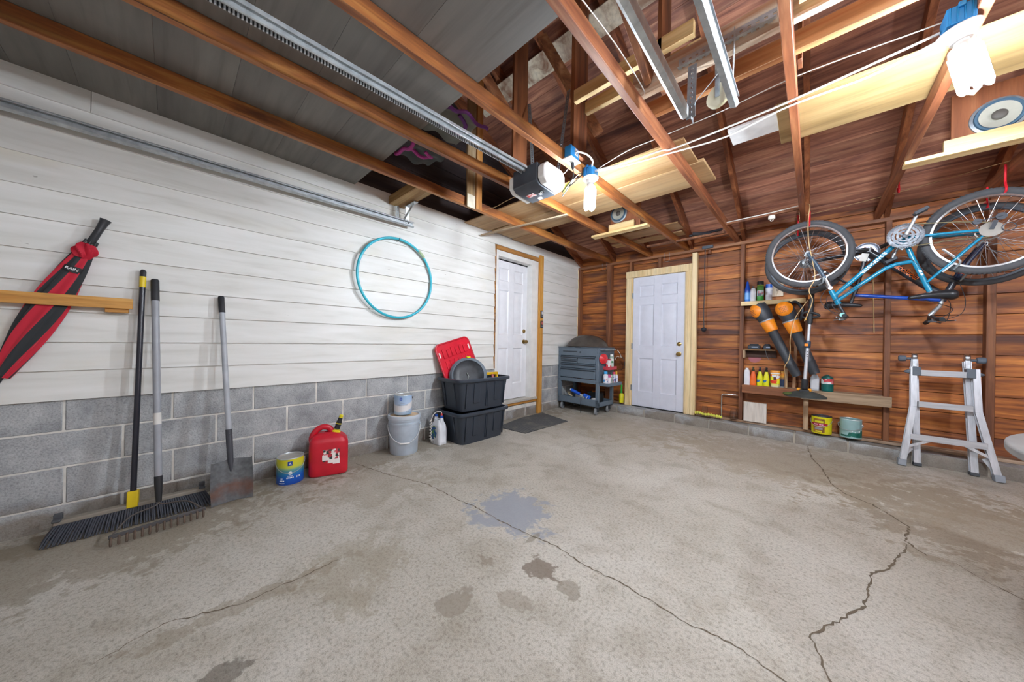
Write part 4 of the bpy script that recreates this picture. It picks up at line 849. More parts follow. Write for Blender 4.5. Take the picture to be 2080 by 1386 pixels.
# red fuel can (own space: x across the front, y back, z up)
o = thing('fuel_can', 'red plastic fuel can with a black spout and yellow cap', 'fuel can', (.205, -4.125, 0), rz=R(72))
def fuel(u, v):
    """rounded box tapering to a sloping shoulder"""
    t = v; zs = [0, .006, .02, .16, .245, .272, .298, .322, .334, .337]; sxx = [.86, .96, 1, 1, 1, .97, .86, .66, .45, .1]; syy = [.84, .96, 1, 1, 1, .97, .86, .68, .46, .1]
    i = min(int(t*9), 8); q = t*9-i; z = zs[i]+(zs[i+1]-zs[i])*q; fx = sxx[i]+(sxx[i+1]-sxx[i])*q; fy = syy[i]+(syy[i+1]-syy[i])*q
    a = 2*math.pi*u; e = 6; cx, sy = math.cos(a), math.sin(a); k = (abs(cx)**e+abs(sy)**e)**(-1/e)
    x = cx*k*.140*fx; y = sy*k*.098*fy
    if z > .26: x -= .022*(z-.26)/.1
    return Vector((x, y, z))
mb = MB().grid(48, 27, fuel, closed_u=True); FR = P('#c4172c', .42)
obj('tank', mb, FR, o, world=False, angle=70)
obj('carry_handle', MB().tube(smooth_pts([(-.118, 0, .25), (-.122, 0, .30), (-.095, 0, .352), (-.05, 0, .378), (-.005, 0, .368), (.02, 0, .335), (.03, 0, .30)]), .0225, 12), FR, o, world=False)
Ms = Vector((.28, .0, .96)).normalized(); b0 = Vector((.045, -.005, .318))
obj('spout_collar', MB().lathe([(0, 0), (.034, 0), (.034, .03), (.028, .034), (.028, .042), (0, .042)], b0-Ms*.01, 24, Ms), P('#dfc81e', .4), o, world=False, label='yellow screw collar')
obj('spout', MB().lathe([(0, .04), (.0225, .04), (.021, .06), (.0225, .062), (.021, .10), (.0175, .102), (.0165, .13), (0, .13)], b0, 20, Ms), P('#222326', .4), o, world=False)
obj('spout_band', MB().lathe([(.0222, .078), (.0228, .082), (.0222, .086)], b0, 20, Ms), P('#d8c222', .4), o, world=False)
obj('spout_cap', MB().lathe([(0, .13), (.015, .13), (.0155, .15), (.011, .155), (0, .156)], b0, 20, Ms), P('#e6d722', .35), o, world=False, label='yellow cap')
Fm = frame((.012, -.0986, .163), (1, 0, 0), (0, 0, 1))
def flat(x0, x1, z0, z1, dz=0.0): return MB().box(x0, x1, -.0992-dz, -.0975-dz, z0, z1)
obj('label', flat(-.040, .075, .118, .215), mat_print('fuel_label_print', ['#d9707a', '#e7dcd8', '#b5303e', '#2f3b38', '#efe6e2', '#c9404c'], 46, .5), o, world=False, smooth=False)
obj('label_patch', flat(-.045, -.008, .128, .172, .0006), P('#efe6e4', .5), o, world=False, smooth=False)
obj('label_patch', flat(-.006, .078, .105, .135, .0006).box(.03, .078, -.1, -.0985, .095, .115), P('#f1e9e6', .5), o, world=False, smooth=False)
# white spray jug with a coiled hose
o = thing('spray_jug', 'white two necked spray jug with a coiled hose in front of the black totes', 'jug', (.205, -3.055, 0), rz=R(-86))
def jug(u, v):
    zs = [0, .005, .15, .20, .235, .26]; fx = [.9, 1, 1, .86, .62, .5]; fy = [.86, 1, 1, .95, .7, .55]; i = min(int(v*5), 4); q = v*5-i
    z = zs[i]+(zs[i+1]-zs[i])*q; X = fx[i]+(fx[i+1]-fx[i])*q; Y = fy[i]+(fy[i+1]-fy[i])*q; a = 2*math.pi*u; e = 5; cx, sy = math.cos(a), math.sin(a); k = (abs(cx)**e+abs(sy)**e)**(-1/e)
    return Vector((cx*k*.055*Y, sy*k*.085*X, z))
JW = P('#dfe1e6', .42)
mb = MB().grid(40, 20, jug, closed_u=True); mb._add([tuple(jug(i/40, 1)) for i in range(40)], [tuple(range(40))]); obj('jug_body', mb, JW, o, world=False, angle=60)
for y, h, nm in ((.045, .262, 'front_neck'), (-.045, .262, 'back_neck')):
    obj('neck', MB().lathe([(.024, -.07), (.022, .0), (.015, .02), (0, .02)], (0, y, h), 20), JW, o, world=False)
    obj('cap', MB().lathe([(0, 0), (.0175, 0), (.0175, .02), (.014, .024), (0, .024)], (0, y, h+.021), 18), P('#1d4fa8', .4), o, world=False, label='blue cap')
obj('nozzle', MB().lathe([(0, 0), (.011, 0), (.010, .018), (.006, .024), (0, .024)], (0, .045, .306), 14), P('#c0392b', .4), o, world=False, label='red nozzle')
obj('hose', MB().tube(smooth_pts([(0, .045, .325), (.0, .03, .345), (.02, -.02, .335), (.045, -.045, .30), (.058, -.05, .25)])+[(.066+.012*math.sin(t*1.25), -.052+.012*math.cos(t*1.25), .25-.0062*t) for t in range(0, 36)], .0042, 6), P('#e3e1da', .5), o, world=False)
obj('label', MB().grid(10, 10, lambda u, v: (.0556, -.015+.052*math.cos(2*math.pi*u)*v, .125+.075*math.sin(2*math.pi*u)*v)), mat_print('jug_label_print', ['#2e5f9e', '#6fa05a', '#2e5f9e', '#d9d9cf', '#35688f'], 30, .45), o, world=False)
obj('label', MB().box(.0552, .0562, -.03, -.005, .012, .04), mat_print('jug_code', ['#b9bcc2', '#85888e', '#d3d5d8'], 300), o, world=False)
# ---- black totes
TOTE = P('#2f3640', .42, var=.04)
def tote(name, lab, cx, cy, z0, rz_, w=.72, d=.45, h=.34):
    """storage bin: x across, y along the wall"""
    o = thing(name, lab, 'storage bin', (cx, cy, z0), rz=rz_, group='black storage bins')
    def shell(inn):
        def f(u, v):
            a = 2*math.pi*u+math.pi/4; e = 9; cx_, sy = math.cos(a), math.sin(a); k = (abs(cx_)**e+abs(sy)**e)**(-1/e)
            s = .86+.14*v; return Vector((cx_*k*(d/2-.018-inn)*s*1.0, sy*k*(w/2-.022-inn)*s, max(.004 if inn else 0, v*(h-.012))))
        return f
    mb = MB().grid(64, 8, shell(0), closed_u=True); mb._add([tuple(shell(0)(i/64, 0)) for i in range(64)], [tuple(range(64))])
    mb.grid(64, 8, shell(.004), closed_u=True); mb._add([tuple(shell(.004)(i/64, 0)) for i in range(64)], [tuple(range(64))]); obj('bin_body', mb, TOTE, o, world=False, angle=50)
    def rim(u, v):
        a = 2*math.pi*u+math.pi/4; e = 9; cx_, sy = math.cos(a), math.sin(a); k = (abs(cx_)**e+abs(sy)**e)**(-1/e)
        pr = [(-.024, -.012), (.0, -.034), (.004, -.030), (.004, -.004), (-.002, 0), (-.020, 0), (-.024, -.005)][int(round(v*6))]
        return Vector((cx_*k*(d/2+pr[0]), sy*k*(w/2+pr[0]), h+pr[1]))
    obj('rim', MB().grid(64, 6, rim, closed_u=True), P('#39414c', .38), o, world=False, angle=50)
    zt = h-.05
    def rib(mb): obj('raised_rib', mb, TOTE, o, world=False, bev=.003, seg=1)
    for y, zb, wd in ((-.27, .03, .012), (-.13, .08, .085), (.01, .03, .012), (.03, .03, .012), (.17, .08, .085), (.28, .03, .012)):
        s0, s1 = .86+.14*(zb/h), .86+.14*(zt/h); xx0, xx1 = (d/2-.018)*s0, (d/2-.018)*s1
        rib(MB()._add([(xx0+dx, y+dy, zb) for dx in (-.004, .011) for dy in (-wd/2, wd/2)]+[(xx1+dx, y+dy, zt) for dx in (-.004, .011) for dy in (-wd/2, wd/2)], [(0, 1, 3, 2), (4, 6, 7, 5), (0, 4, 5, 1), (2, 3, 7, 6), (0, 2, 6, 4), (1, 5, 7, 3)]))
    for x in (-.10, .08):
        s0, s1 = .86+.14*(.03/h), 1.0; rib(MB()._add([(x+dx, -(w/2-.022)*q+dy, z) for q, z in ((s0, .03), (s1, zt)) for dy in (-.007, .004) for dx in (-.007, .007)], [(0, 1, 3, 2), (4, 6, 7, 5), (0, 4, 5, 1), (2, 3, 7, 6), (0, 2, 6, 4), (1, 5, 7, 3)]))
    return o
tote('storage_bin', 'black storage bin on the floor, the lower of the two stacked by the white door', .268, -2.625, .0, 0, .75, .46)
tote('storage_bin', 'open black storage bin on top, full of lids and a yellow bar', .272, -2.620, .352, R(-1.2), .76, .46, .345)
# red lid leaning on the wall inside the top bin
o = thing('bin_lid', 'bright red ribbed bin lid leaning on the white wall from the open bin', 'lid', (.12, -2.75, .62))
TLc, TRc, BLc = Vector((.052, -3.03, 1.035)), Vector((.05, -2.55, 1.055)), Vector((.17, -2.90, .56))
ux = (TRc-TLc); W_ = ux.length; ux.normalize(); uy = (BLc-TLc); H_ = uy.length; uy = uy-ux*uy.dot(ux); H_ = uy.length; uy.normalize(); uz = uy.cross(ux)
Ml = Matrix((ux, uy, uz)).transposed().to_4x4(); Ml.translation = TLc
sk = (BLc-TLc).dot(ux)
Ml = Matrix.Translation(TLc) @ Matrix.Rotation(0, 4, 'X') @ Matrix(((ux.x, uy.x, uz.x, 0), (ux.y, uy.y, uz.y, 0), (ux.z, uy.z, uz.z, 0), (0, 0, 0, 1))) @ Matrix.Rotation(-math.atan2(sk, H_), 4, 'Z')
def rrect(w_, h_, r_, n=6, i=0.0):
    return [(cx+(r_-i if r_ > i else .001)*math.cos(t), cy+(r_-i if r_ > i else .001)*math.sin(t)) for cx, cy, a0 in ((w_-r_, h_-r_, 0), (r_, h_-r_, 90), (r_, r_, 180), (w_-r_, r_, 270)) for t in [R(a0+90*k/n) for k in range(n+1)]]
LR = P('#d5152f', .4)
mb = MB().prism(rrect(.50, .50, .06), -.004, .004, Ml); obj('panel', mb, LR, o)
pr = [Ml @ Vector((x, y, 0)) for x, y in rrect(.50, .50, .06, 8)]; obj('rim', MB().tube(pr, .011, 8, closed=True), P('#c2142b', .4), o)
for i in range(6):
    obj('raised_rib', MB().box(.07+.062*i, .115+.062*i, .20, .44, .003, .013, Ml), LR, o, bev=.004, seg=2)
    obj('raised_rib', MB().box(.07+.062*i, .115+.062*i, .06+.02*(i % 2), .17, .003, .016, Ml), LR, o, bev=.004, seg=2)
for x in (.02, .462): obj('slot', MB().box(x, x+.018, .09, .15, .0042, .0062, Ml), P('#e6dfd8', .5), o, smooth=False)
# round grey lid in the bin
o = thing('round_lid', 'round grey domed lid with rings standing in the open bin', 'lid', (.30, -2.735, .60))
ax = Vector((.80, -.52, .28)).normalized(); cc = Vector((.30, -2.735, .715))
obj('dome', MB().lathe([(.205, -.035), (.212, -.03), (.212, -.012), (.205, -.008), (.203, .0), (.196, .004), (.192, .018), (.184, .022), (.172, .026)], cc, 60, ax), P('#66727c', .5), o)
obj('face', MB().lathe([(.173, .024), (.165, .016), (.10, .004), (0, .0)], cc, 60, ax), P('#33373c', .4, var=.3), o)
u_ = ax.orthogonal().normalized(); u_ = (Vector((0, 0, 1))-ax*ax.z).normalized(); v_ = ax.cross(u_)
obj('clip', MB().cbox(cc+u_*.213+ax*-.01, (.03, .05, .02)), P('#d8d21f', .4), o, bev=.004, label='yellow clip')
obj('smudge', MB().tube([cc+ax*.012+u_*.03+v_*.02, cc+ax*.008+u_*-.01, cc+ax*.011+u_*-.05+v_*.01], .004, 6), P('#9aa09a', .6), o)
single('yellow_bar', MB().box(.30, .33, -2.56, -2.30, .705, .735).box(.30, .33, -2.322, -2.30, .60, .705).box(.30, .33, -2.56, -2.54, .60, .705), P('#d8ad1b', .45), 'yellow plastic bar sticking out of the open bin beside the white door', 'bar', bev=.004)
single('red_tool', MB().beam((.455, -2.50, .655), (.42, -2.48, .722), .03, .03).cbox((.46, -2.50, .65), (.03, .04, .03)), P('#8f2e2e', .5), 'dark red tool end with a white tip at the bin rim', 'tool', bev=.006)
# door mat
o = thing('door_mat', 'dark grey textured rubber mat on the floor before the white wall door', 'mat', (.33, -1.63, 0))
cn = [Vector(p) for p in ((.19, -2.145, 0), (.62, -2.11, 0), (.645, -1.235, 0), (.075, -1.075, 0), (.075, -1.6, 0))]
mb = MB().prism([(p.x, p.y) for p in cn], .001, .009)
ma, nt, b = newmat('mat_rubber'); v, _ = coords(nt, False); ch = N(nt, 'ShaderNodeTexChecker'); ch.inputs['Scale'].default_value = 46; mp = N(nt, 'ShaderNodeMapping'); mp.inputs['Rotation'].default_value = (0, 0, R(45)); nt.links.new(v, mp.inputs[0]); nt.links.new(mp.outputs[0], ch.inputs['Vector'])
col = mix(nt, ch.outputs['Fac'], hx('#3b3d3f'), hx('#5d5f60')); col = mix(nt, ramp(nt, noise(nt, v, 5, 4), [(.5, (0, 0, 0, 1)), (.7, (.5, .5, .5, 1))]), col, hx('#7f796d')); nt.links.new(col, b.inputs['Base Color']); b.inputs['Roughness'].default_value = .85; bump(nt, b, ch.outputs['Fac'], .5, .004)
obj('mat', mb, ma, o, smooth=False)
# controls on the post
for i, (z, c_, lab) in enumerate(((1.535, '#c9ccd0', 'upper black remote with a grey face on the amber post'), (1.378, '#c4685c', 'lower black remote with a reddish button on the amber post'))):
    o = thing('wall_remote', lab, 'remote', (.053, -1.108, z-.05), group='remotes on the post')
    obj('case', MB().box(.0525, .07, -1.138, -1.08, z-.055, z+.055), P('#26272b', .4), o, bev=.008, seg=3)
    obj('button', MB().box(.07, .0725, -1.127, -1.091, z-.005, z+.042), P(c_, .4), o, bev=.002)
    obj('button', MB().box(.07, .0722, -1.127, -1.091, z-.042, z-.018), P('#6b6d72', .4), o, bev=.002)

# ================================================================ TOOL CART IN THE CORNER
o = thing('tool_cart', 'blue grey rolling tool cart with drawers standing in the corner', 'tool cart', (.412, -.375, 0), rz=-.06)
CW, CD = .76, .46; hw, hd_ = CW/2, CD/2; SL = SLATE
mb = MB()
for x in (-hw, hw-.045):
    for y in (-hd_, hd_-.045): mb.box(x, x+.045, y, y+.045, .125, 1.02)
mb.box(-hw+.045, hw-.045, -hd_+.01, hd_-.01, .985, 1.0).box(-hw+.01, hw-.01, hd_-.012, hd_, .50, 1.02).box(-hw, -hw+.01, -hd_+.045, hd_-.045, .5, 1.02).box(hw-.01, hw, -hd_+.045, hd_-.045, .5, 1.02)
mb.box(-hw+.045, hw-.045, -hd_, -hd_+.012, .475, .535)
obj('frame', mb, SL, o, world=False, bev=.003, seg=1)
obj('top', MB().box(-hw-.004, hw+.004, -hd_-.004, hd_+.004, 1.02, 1.036), P('#59656f', .4), o, world=False, bev=.004)
obj('front_panel', MB().box(-hw+.045, hw-.045, -hd_+.002, -hd_+.02, .895, 1.02), SL, o, world=False, bev=.002)
obj('handle_slot', MB().box(-.29, -.01, -hd_-.0005, -hd_+.01, .953, .968), P('#2a323b', .5), o, world=False, bev=.003)
obj('lock', MB().lathe([(0, 0), (.012, 0), (.012, .006), (0, .006)], (.05, -hd_+.002, .955), 14, (0, -1, 0)), P('#2a323b', .5), o, world=False)
obj('latch', MB().box(-.05, .07, -hd_-.008, -hd_+.02, 1.022, 1.04), P('#3e464f', .5), o, world=False, bev=.003)
def drawer(x0, x1, z0, z1):
    d = obj('drawer', MB().box(x0, x1, -hd_-.004, -hd_+.30, z0, z1), SL, o, world=False, bev=.003, seg=1)
    WM[d.name] = WM[o.name]
    obj('pull', MB().box(x0+.004, x1-.004, -hd_-.02, -hd_-.004, z1-.014, z1-.009).box(x0+.004, x1-.004, -hd_-.022, -hd_-.018, z1-.020, z1-.009).box(x0+.004, x1-.004, -hd_-.005, -hd_-.0035, z1-.03, z1-.015), P('#39434d', .4), d, world=False, smooth=False)
x0, x1 = -hw+.052, hw-.052
drawer(x0, -.005, .835, .885); drawer(x0, -.005, .775, .828); drawer(.005, x1, .775, .885); drawer(x0, x1, .70, .768); drawer(x0, x1, .545, .692)
obj('lower_shelf', MB().box(-hw, hw, -hd_, hd_, .128, .14).box(-hw, hw, -hd_, -hd_+.01, .128, .235).box(-hw, hw, hd_-.01, hd_, .128, .2).box(-hw, -hw+.01, -hd_, hd_, .128, .2).box(hw-.01, hw, -hd_, hd_, .128, .2), SL, o, world=False, bev=.003, seg=1)
mb = MB()
for x in (-hw+.02, hw-.02):
    for z in (1.0, .95, .88, .5, .19): mb.lathe([(0, 0), (.005, 0), (.004, .003), (0, .003)], (x, -hd_, z), 8, (0, -1, 0))
for y in (-hd_+.02,):
    for z in (.95, .5, .16): mb.lathe([(0, 0), (.005, 0), (.004, .003), (0, .003)], (hw, y, z), 8, (1, 0, 0))
obj('bolts', mb, P('#39424b', .5), o, world=False)
for x, y in ((-hw+.06, -hd_+.06), (hw-.06, -hd_+.06), (hw-.06, hd_-.06), (-hw+.06, hd_-.06)):
    cs = obj('caster', MB().box(x-.03, x+.03, y-.035, y+.035, .118, .127).box(x-.026, x-.022, y-.03, y+.03, .05, .12).box(x+.022, x+.026, y-.03, y+.03, .05, .12), P('#2d3136', .5), o, world=False, bev=.002, seg=1)
    obj('wheel', MB().lathe([(0, -.018), (.03, -.018), (.058, -.014), (.062, 0), (.058, .014), (.03, .018), (0, .018)], (x, y-.01, .062), 26, (1, .25, 0)), P('#83878b', .6), cs, world=False)
    obj('hub', MB().lathe([(0, -.0215), (.012, -.0215), (.014, -.0175), (.014, .0175), (.012, .0215), (0, .0215)], (x, y-.01, .062), 16, (1, .25, 0)), STEEL, cs, world=False)
obj('side_pegboard', MB().box(hw, hw+.006, -hd_+.04, hd_-.03, .60, 1.0), P('#586672', .45), o, world=False)
obj('push_handle', MB().tube(smooth_pts([(hw+.0, -hd_+.05, 1.0), (hw+.055, -hd_+.06, 1.0), (hw+.065, -.1, 1.0), (hw+.065, .1, 1.0), (hw+.055, hd_-.06, 1.0), (hw, hd_-.05, 1.0)]), .011, 10), STEELD, o, world=False)
obj('side_tray', MB().box(hw+.001, hw+.15, -hd_+.03, hd_-.02, .455, .461).box(hw+.144, hw+.15, -hd_+.03, hd_-.02, .455, .505).box(hw+.001, hw+.15, -hd_+.03, -hd_+.036, .455, .505).box(hw+.001, hw+.15, hd_-.026, hd_-.02, .455, .505), SL, o, world=False, bev=.002, seg=1)
obj('red_holder', MB().box(hw+.006, hw+.10, -.10, .14, .695, .70).box(hw+.096, hw+.10, -.10, .14, .695, .745).box(hw+.006, hw+.10, -.104, -.10, .695, .745).box(hw+.006, hw+.10, .136, .14, .695, .745), P('#c8404c', .4), o, world=False, bev=.002, seg=1, label='red can holder on the side of the cart')
CM = WM[o.name]; cw = lambda x, y, z: (CM @ Vector((x, y, z))).to_tuple()
# domed grill lid on top of the cart
o = thing('grill_lid', 'dark domed kettle grill lid lying on top of the tool cart', 'grill lid', cw(-.0, .0, 1.036))
c = cw(.02, .0, 1.0435)
obj('dome', MB().lathe([(.262, 0), (.265, .006), (.258, .02), (.235, .07), (.19, .125), (.13, .165), (.06, .188), (0, .193)], c, 56, None, (1.40, .80, 2)), P('#4a443f', .25, var=.12), o)
obj('rim', MB().lathe([(.258, .0), (.268, .0), (.27, .006), (.262, .009)], c, 56, None, (1.40, .80, 2)), P('#6d635c', .3, .5), o)
def bottle(name, lab, cat, p, prof, body, cap=None, capmat=None, label=None, labmat=None, n=24, sq=None, group=None, extra=None, rz=0):
    o = thing(name, lab, cat, p, group=group, rz=rz); c = (0, 0, 0)
    obj('bottle_body', MB().lathe(prof, c, n, None, sq), body, o, world=False)
    if cap: obj('cap', MB().lathe(cap, c, n), capmat, o, world=False)
    if label:
        z0, z1, r = label; obj('label', MB().lathe([(r, z0), (r, z1)], c, n, None, sq), labmat, o, world=False)
    if extra: extra(o)
    return o
def spray_head(o, z, mt, s=1.0, mt2=None):
    obj('spray_head', MB().lathe([(0, 0), (.014*s, 0), (.014*s, .02*s), (.009*s, .024*s), (.009*s, .034*s), (0, .034*s)], (0, 0, z), 14).cbox((0, -.012*s, z+.043*s), (.018*s, .06*s, .02*s)).cbox((0, -.046*s, z+.044*s), (.012*s, .012*s, .012*s)).cbox((0, -.026*s, z+.02*s), (.008*s, .006*s, .035*s), (.35, 0, 0)), mt, o, world=False, bev=.003*s)
G1 = 'bottles in the side tray of the tool cart'
T0 = .462
bottle('bottle', 'white bottle with a sky blue cap and blue oval label in the cart tray', 'bottle', cw(.45, -.14, T0), [(0, 0), (.036, 0), (.037, .01), (.037, .15), (.03, .17), (.016, .18), (0, .18)], P('#e5e7ee', .35), [(0, .18), (.028, .18), (.026, .215), (.0, .216)], P('#39a4e0', .4), (.06, .14, .0375), mat_print('bluewhite_print', ['#e6e8ef', '#e6e8ef', '#dcdfe8', '#3e8fd0', '#d9a9b8'], 34), group=G1)
bottle('bottle', 'white bottle with a deep pink cap in the cart tray', 'bottle', cw(.46, -.062, T0), [(0, 0), (.03, 0), (.031, .008), (.031, .12), (0, .125)], P('#e8e3e8', .35), [(0, .12), (.031, .12), (.03, .165), (0, .166)], P('#d1578f', .4), (.03, .10, .0314), mat_print('pink_print', ['#ece6ea', '#ece6ea', '#e3d3dc', '#ece6ea'], 40), group=G1)
bottle('bottle', 'olive and grey can between the pink capped and red topped bottles in the cart tray', 'can', cw(.46, .01, T0), [(0, 0), (.027, 0), (.027, .14), (.02, .155), (0, .155)], P('#9a9f94', .3, .4), [(0, .155), (.016, .155), (.016, .175), (0, .175)], P('#3f5a45', .5), (.02, .13, .0273), mat_print('grey_print', ['#aeb1aa', '#8d9a98', '#c8c4bc', '#77867f'], 50), group=G1)
bottle('bottle', 'clear blue labelled bottle with a red top in the cart tray', 'bottle', cw(.465, .078, T0), [(0, 0), (.032, 0), (.033, .01), (.033, .13), (.02, .16), (0, .165)], P('#c3c6d3', .3), [(0, .163), (.022, .163), (.02, .198), (0, .2)], P('#d64f6b', .4), (.03, .125, .0335), mat_print('redblue_print', ['#c3c8da', '#2f3f92', '#c8d0e2', '#d98b72', '#cdd2e0'], 32), group=G1)
bottle('bottle', 'white bottle with a yellow slanted top at the back of the cart tray', 'bottle', cw(.465, .15, T0), [(0, 0), (.028, 0), (.03, .01), (.03, .12), (.018, .155), (0, .16)], P('#e0dde6', .35), [(0, .155), (.017, .155), (.014, .2), (0, .202)], P('#e9b53b', .4), (.03, .1, .0304), mat_print('yellow_print', ['#e4e1ea', '#e4e1ea', '#d9c9d8', '#b9a7d1'], 34), group=G1)
G2 = 'cans in the red holder of the tool cart'
bottle('spray_can', 'red and white can in the red holder on the cart side', 'can', cw(.435, -.035, .702), [(0, 0), (.036, 0), (.036, .15), (.028, .16), (0, .16)], P('#c93a44', .35), None, None, (.03, .145, .0364), mat_print('redwhite_print', ['#e9e4e4', '#e9e4e4', '#d64a58', '#efeaea'], 26), sq=(1, .8, 6), group=G2)
bottle('spray_can', 'taller green and white can behind the red one on the cart side', 'can', cw(.435, .055, .701), [(0, 0), (.032, 0), (.032, .19), (.026, .205), (0, .206)], P('#9fb2a4', .35), [(0, .205), (.024, .205), (.024, .23), (0, .232)], P('#e8e6e2', .4), (.02, .17, .0324), mat_print('greenwhite_print', ['#dfe5df', '#b9c8be', '#dfe5df', '#2f7f4c'], 28), group=G2)
single('red_funnel', MB().lathe([(0, 0), (.075, .004), (.078, .012), (.045, .03), (.015, .045), (0, .046)], cw(.412, -.155, .865), 30, (CM.to_3x3() @ Vector((.93, -.36, 0))).to_tuple()), P('#da2a33', .4), 'round red plastic dish hanging on the side of the tool cart', 'dish')
single('white_hook_tool', MB().tube([cw(.45, .20, 1.0), cw(.50, .205, .93), cw(.515, .205, .88)], .006, 8).ring(cw(.46, .20, .86), .035, .004, (0, 1, 0), 16, 6, 180, 360), P('#d8d2c6', .4), 'white hooked tool hanging from the cart handle near the back wall', 'tool')
cable('black_cable', 'black cable looping from the cart handle beside the back wall', 'cable', [cw(.475, .16, .98), cw(.56, .17, .88), cw(.59, .175, .78), cw(.55, .17, .70), cw(.49, .165, .69)], .004, BLACK)
G3 = None
o = thing('caulking_gun', 'bright blue caulking gun lying on the lower shelf of the cart', 'caulking gun', cw(-.02, -.05, .142))
pa, pb = Vector((-.13, -.12, .32)), Vector((.16, -.08, .245)); dv = (pb-pa).normalized()
Wc = lambda p: CM @ Vector(p)
obj('barrel', MB().tube([Wc((-.17, -.14, .325)), Wc((-.02, -.12, .27))], .026, 14), P('#2058c8', .35), o)
obj('rod', MB().tube([Wc((-.02, -.12, .27)), Wc((.07, -.11, .238))], .008, 8).tube([Wc((-.19, -.142, .332)), Wc((-.17, -.14, .325))], .02, 12), P('#c9ccd2', .35), o)
obj('grip', MB().beam(Wc((.05, -.115, .27)), Wc((.17, -.11, .235)), .04, .05).beam(Wc((.10, -.12, .25)), Wc((.12, -.14, .147)), .03, .035).beam(Wc((.14, -.12, .24)), Wc((.18, -.13, .16)), .02, .02), P('#2c6be0', .35), o, bev=.008)
single('small_box', MB().box(-.06, .06, -.05, .05, 0, .10, CM @ Matrix.Translation((-.10, .0, .141))), P('#d9dbd8', .6), 'small white box on the lower shelf of the cart beside the caulking gun', 'box', bev=.004)
single('white_tub', MB().lathe([(0, 0), (.05, 0), (.058, .09), (.054, .09), (.048, .006), (0, .006)], cw(.25, -.10, .141), 28), P('#dddfe2', .4), 'white tub lying at the front corner of the lower cart shelf', 'tub')
single('white_angle', MB().beam(Wc((.10, -.19, .16)), Wc((.17, -.18, .27)), .02, .006).beam(Wc((.10, -.19, .16)), Wc((.24, -.195, .16)), .02, .006), WHITE, 'white angled strip on the lower cart shelf near its front corner', 'strip')
single('black_case', MB().box(-.12, .12, -.06, .06, 0, .16, CM @ Matrix.Translation((.12, .12, .141))), P('#26292b', .5), 'black tool case at the back of the lower cart shelf', 'case', bev=.012)
single('orange_knob', MB().lathe([(0, 0), (.03, 0), (.028, .014), (0, .018)], cw(.10, .10, .302), 18), P('#c2691c', .5), 'orange knob on the black case on the lower cart shelf', 'knob')
single('tan_block', MB().box(-.04, .04, -.03, .03, 0, .05, CM @ Matrix.Translation((-.24, -.14, .141))), P('#b9825c', .6), 'tan block at the left front of the lower cart shelf', 'block', bev=.004)
single('beige_trowel', MB().beam(Wc((-.30, -.05, .27)), Wc((-.19, -.1, .22)), .05, .004).tube([Wc((-.24, -.13, .25)), Wc((-.16, -.135, .225))], .01, 8), P('#c7b899', .5), 'beige trowel leaning at the left end of the lower cart shelf', 'trowel')
cable('black_cable', 'black cable hanging from the lower cart shelf to the floor', 'cable', [cw(.08, -.2455, .242), cw(.09, -.246, .24), cw(.09, -.25, .18), cw(.085, -.25, .06), cw(.095, -.26, .006)], .004, BLACK)
bottle('garden_bottle', 'yellow bottle with a green neck standing on the curb beside the back door', 'bottle', (.885, -.055, .152), [(0, 0), (.034, 0), (.035, .01), (.035, .13), (.02, .15), (0, .15)], P('#d8d019', .4), [(0, .15), (.016, .15), (.013, .25), (.016, .27), (.016, .29), (0, .29)], P('#2fae3d', .4))

# ================================================================ BACK WALL SHELVES
o = thing('shelf', 'upper pale pine shelf with spray bottles on the brown wall', 'shelf', (2.75, -.0, 1.61))
obj('front_board', MB().box(2.447, 3.06, -.055, -.035, 1.612, 1.664), PINE, o, bev=.002, seg=1); obj('shelf_board', MB().box(2.476, 3.05, -.0345, .088, 1.644, 1.664), PINE, o, bev=.002, seg=1)
o = thing('shelf', 'small dark shelf holding chargers, between the upper shelf and the long one', 'shelf', (2.63, .0, 1.03))
obj('shelf_board', MB().box(2.476, 2.80, -.06, .088, 1.045, 1.062), wood('shelf_old', '#5b4028', '#86643f', '#a98a60', 'x', 12), o, bev=.002, seg=1); obj('bracket', MB().box(2.476, 2.50, -.05, .088, .95, 1.0445), GREYWZ, o, bev=.002, seg=1); obj('back_rail', MB().box(2.5005, 2.80, .06, .088, .96, 1.0445), wood('shelf_dark', '#2c1a12', '#432718', '#5b3620', 'x', 12), o, smooth=False)
o = thing('shelf', 'long low shelf rail, brown on one half and pale on the other, across the studs', 'shelf', (3.08, -.02, .50))
obj('brown_rail', MB().box(2.478, 3.03, -.11, -.07, .513, .612), wood('rail_brown', '#5b3420', '#8a5636', '#a9744c', 'x', 14), o, bev=.003, seg=1); obj('pale_rail', MB().box(3.03, 3.705, -.11, -.07, .508, .612), GREYW, o, bev=.003, seg=1, label='pale weathered half')
obj('shelf_board', MB().box(2.478, 3.05, -.0695, .088, .594, .612).box(3.098, 3.655, -.0695, .088, .594, .612), GREYW, o, bev=.002, seg=1)
single('short_post', MB().box(3.052, 3.096, -.055, -.014, .152, .5), GREYWZ, 'short weathered post under the middle of the long low shelf', 'post', bev=.003)
single('wood_batten', MB().box(2.885, 2.912, -.06, -.03, .6125, .84), GREYWZ, 'upright weathered batten behind the leaf blower tubes', 'batten', bev=.002, seg=1)
single('wood_batten', MB().beam((2.965, -.0, .6125), (2.99, .06, 1.55), .03, .03, (0, 1, 0)), wood('batten_dark', '#6d4a30', '#8c6443', '#a8805c', 'z', 12), 'leaning weathered batten between the leaf blower tubes', 'batten', bev=.002, seg=1)
G = 'bottles on the upper pine shelf'; sz = 1.6645
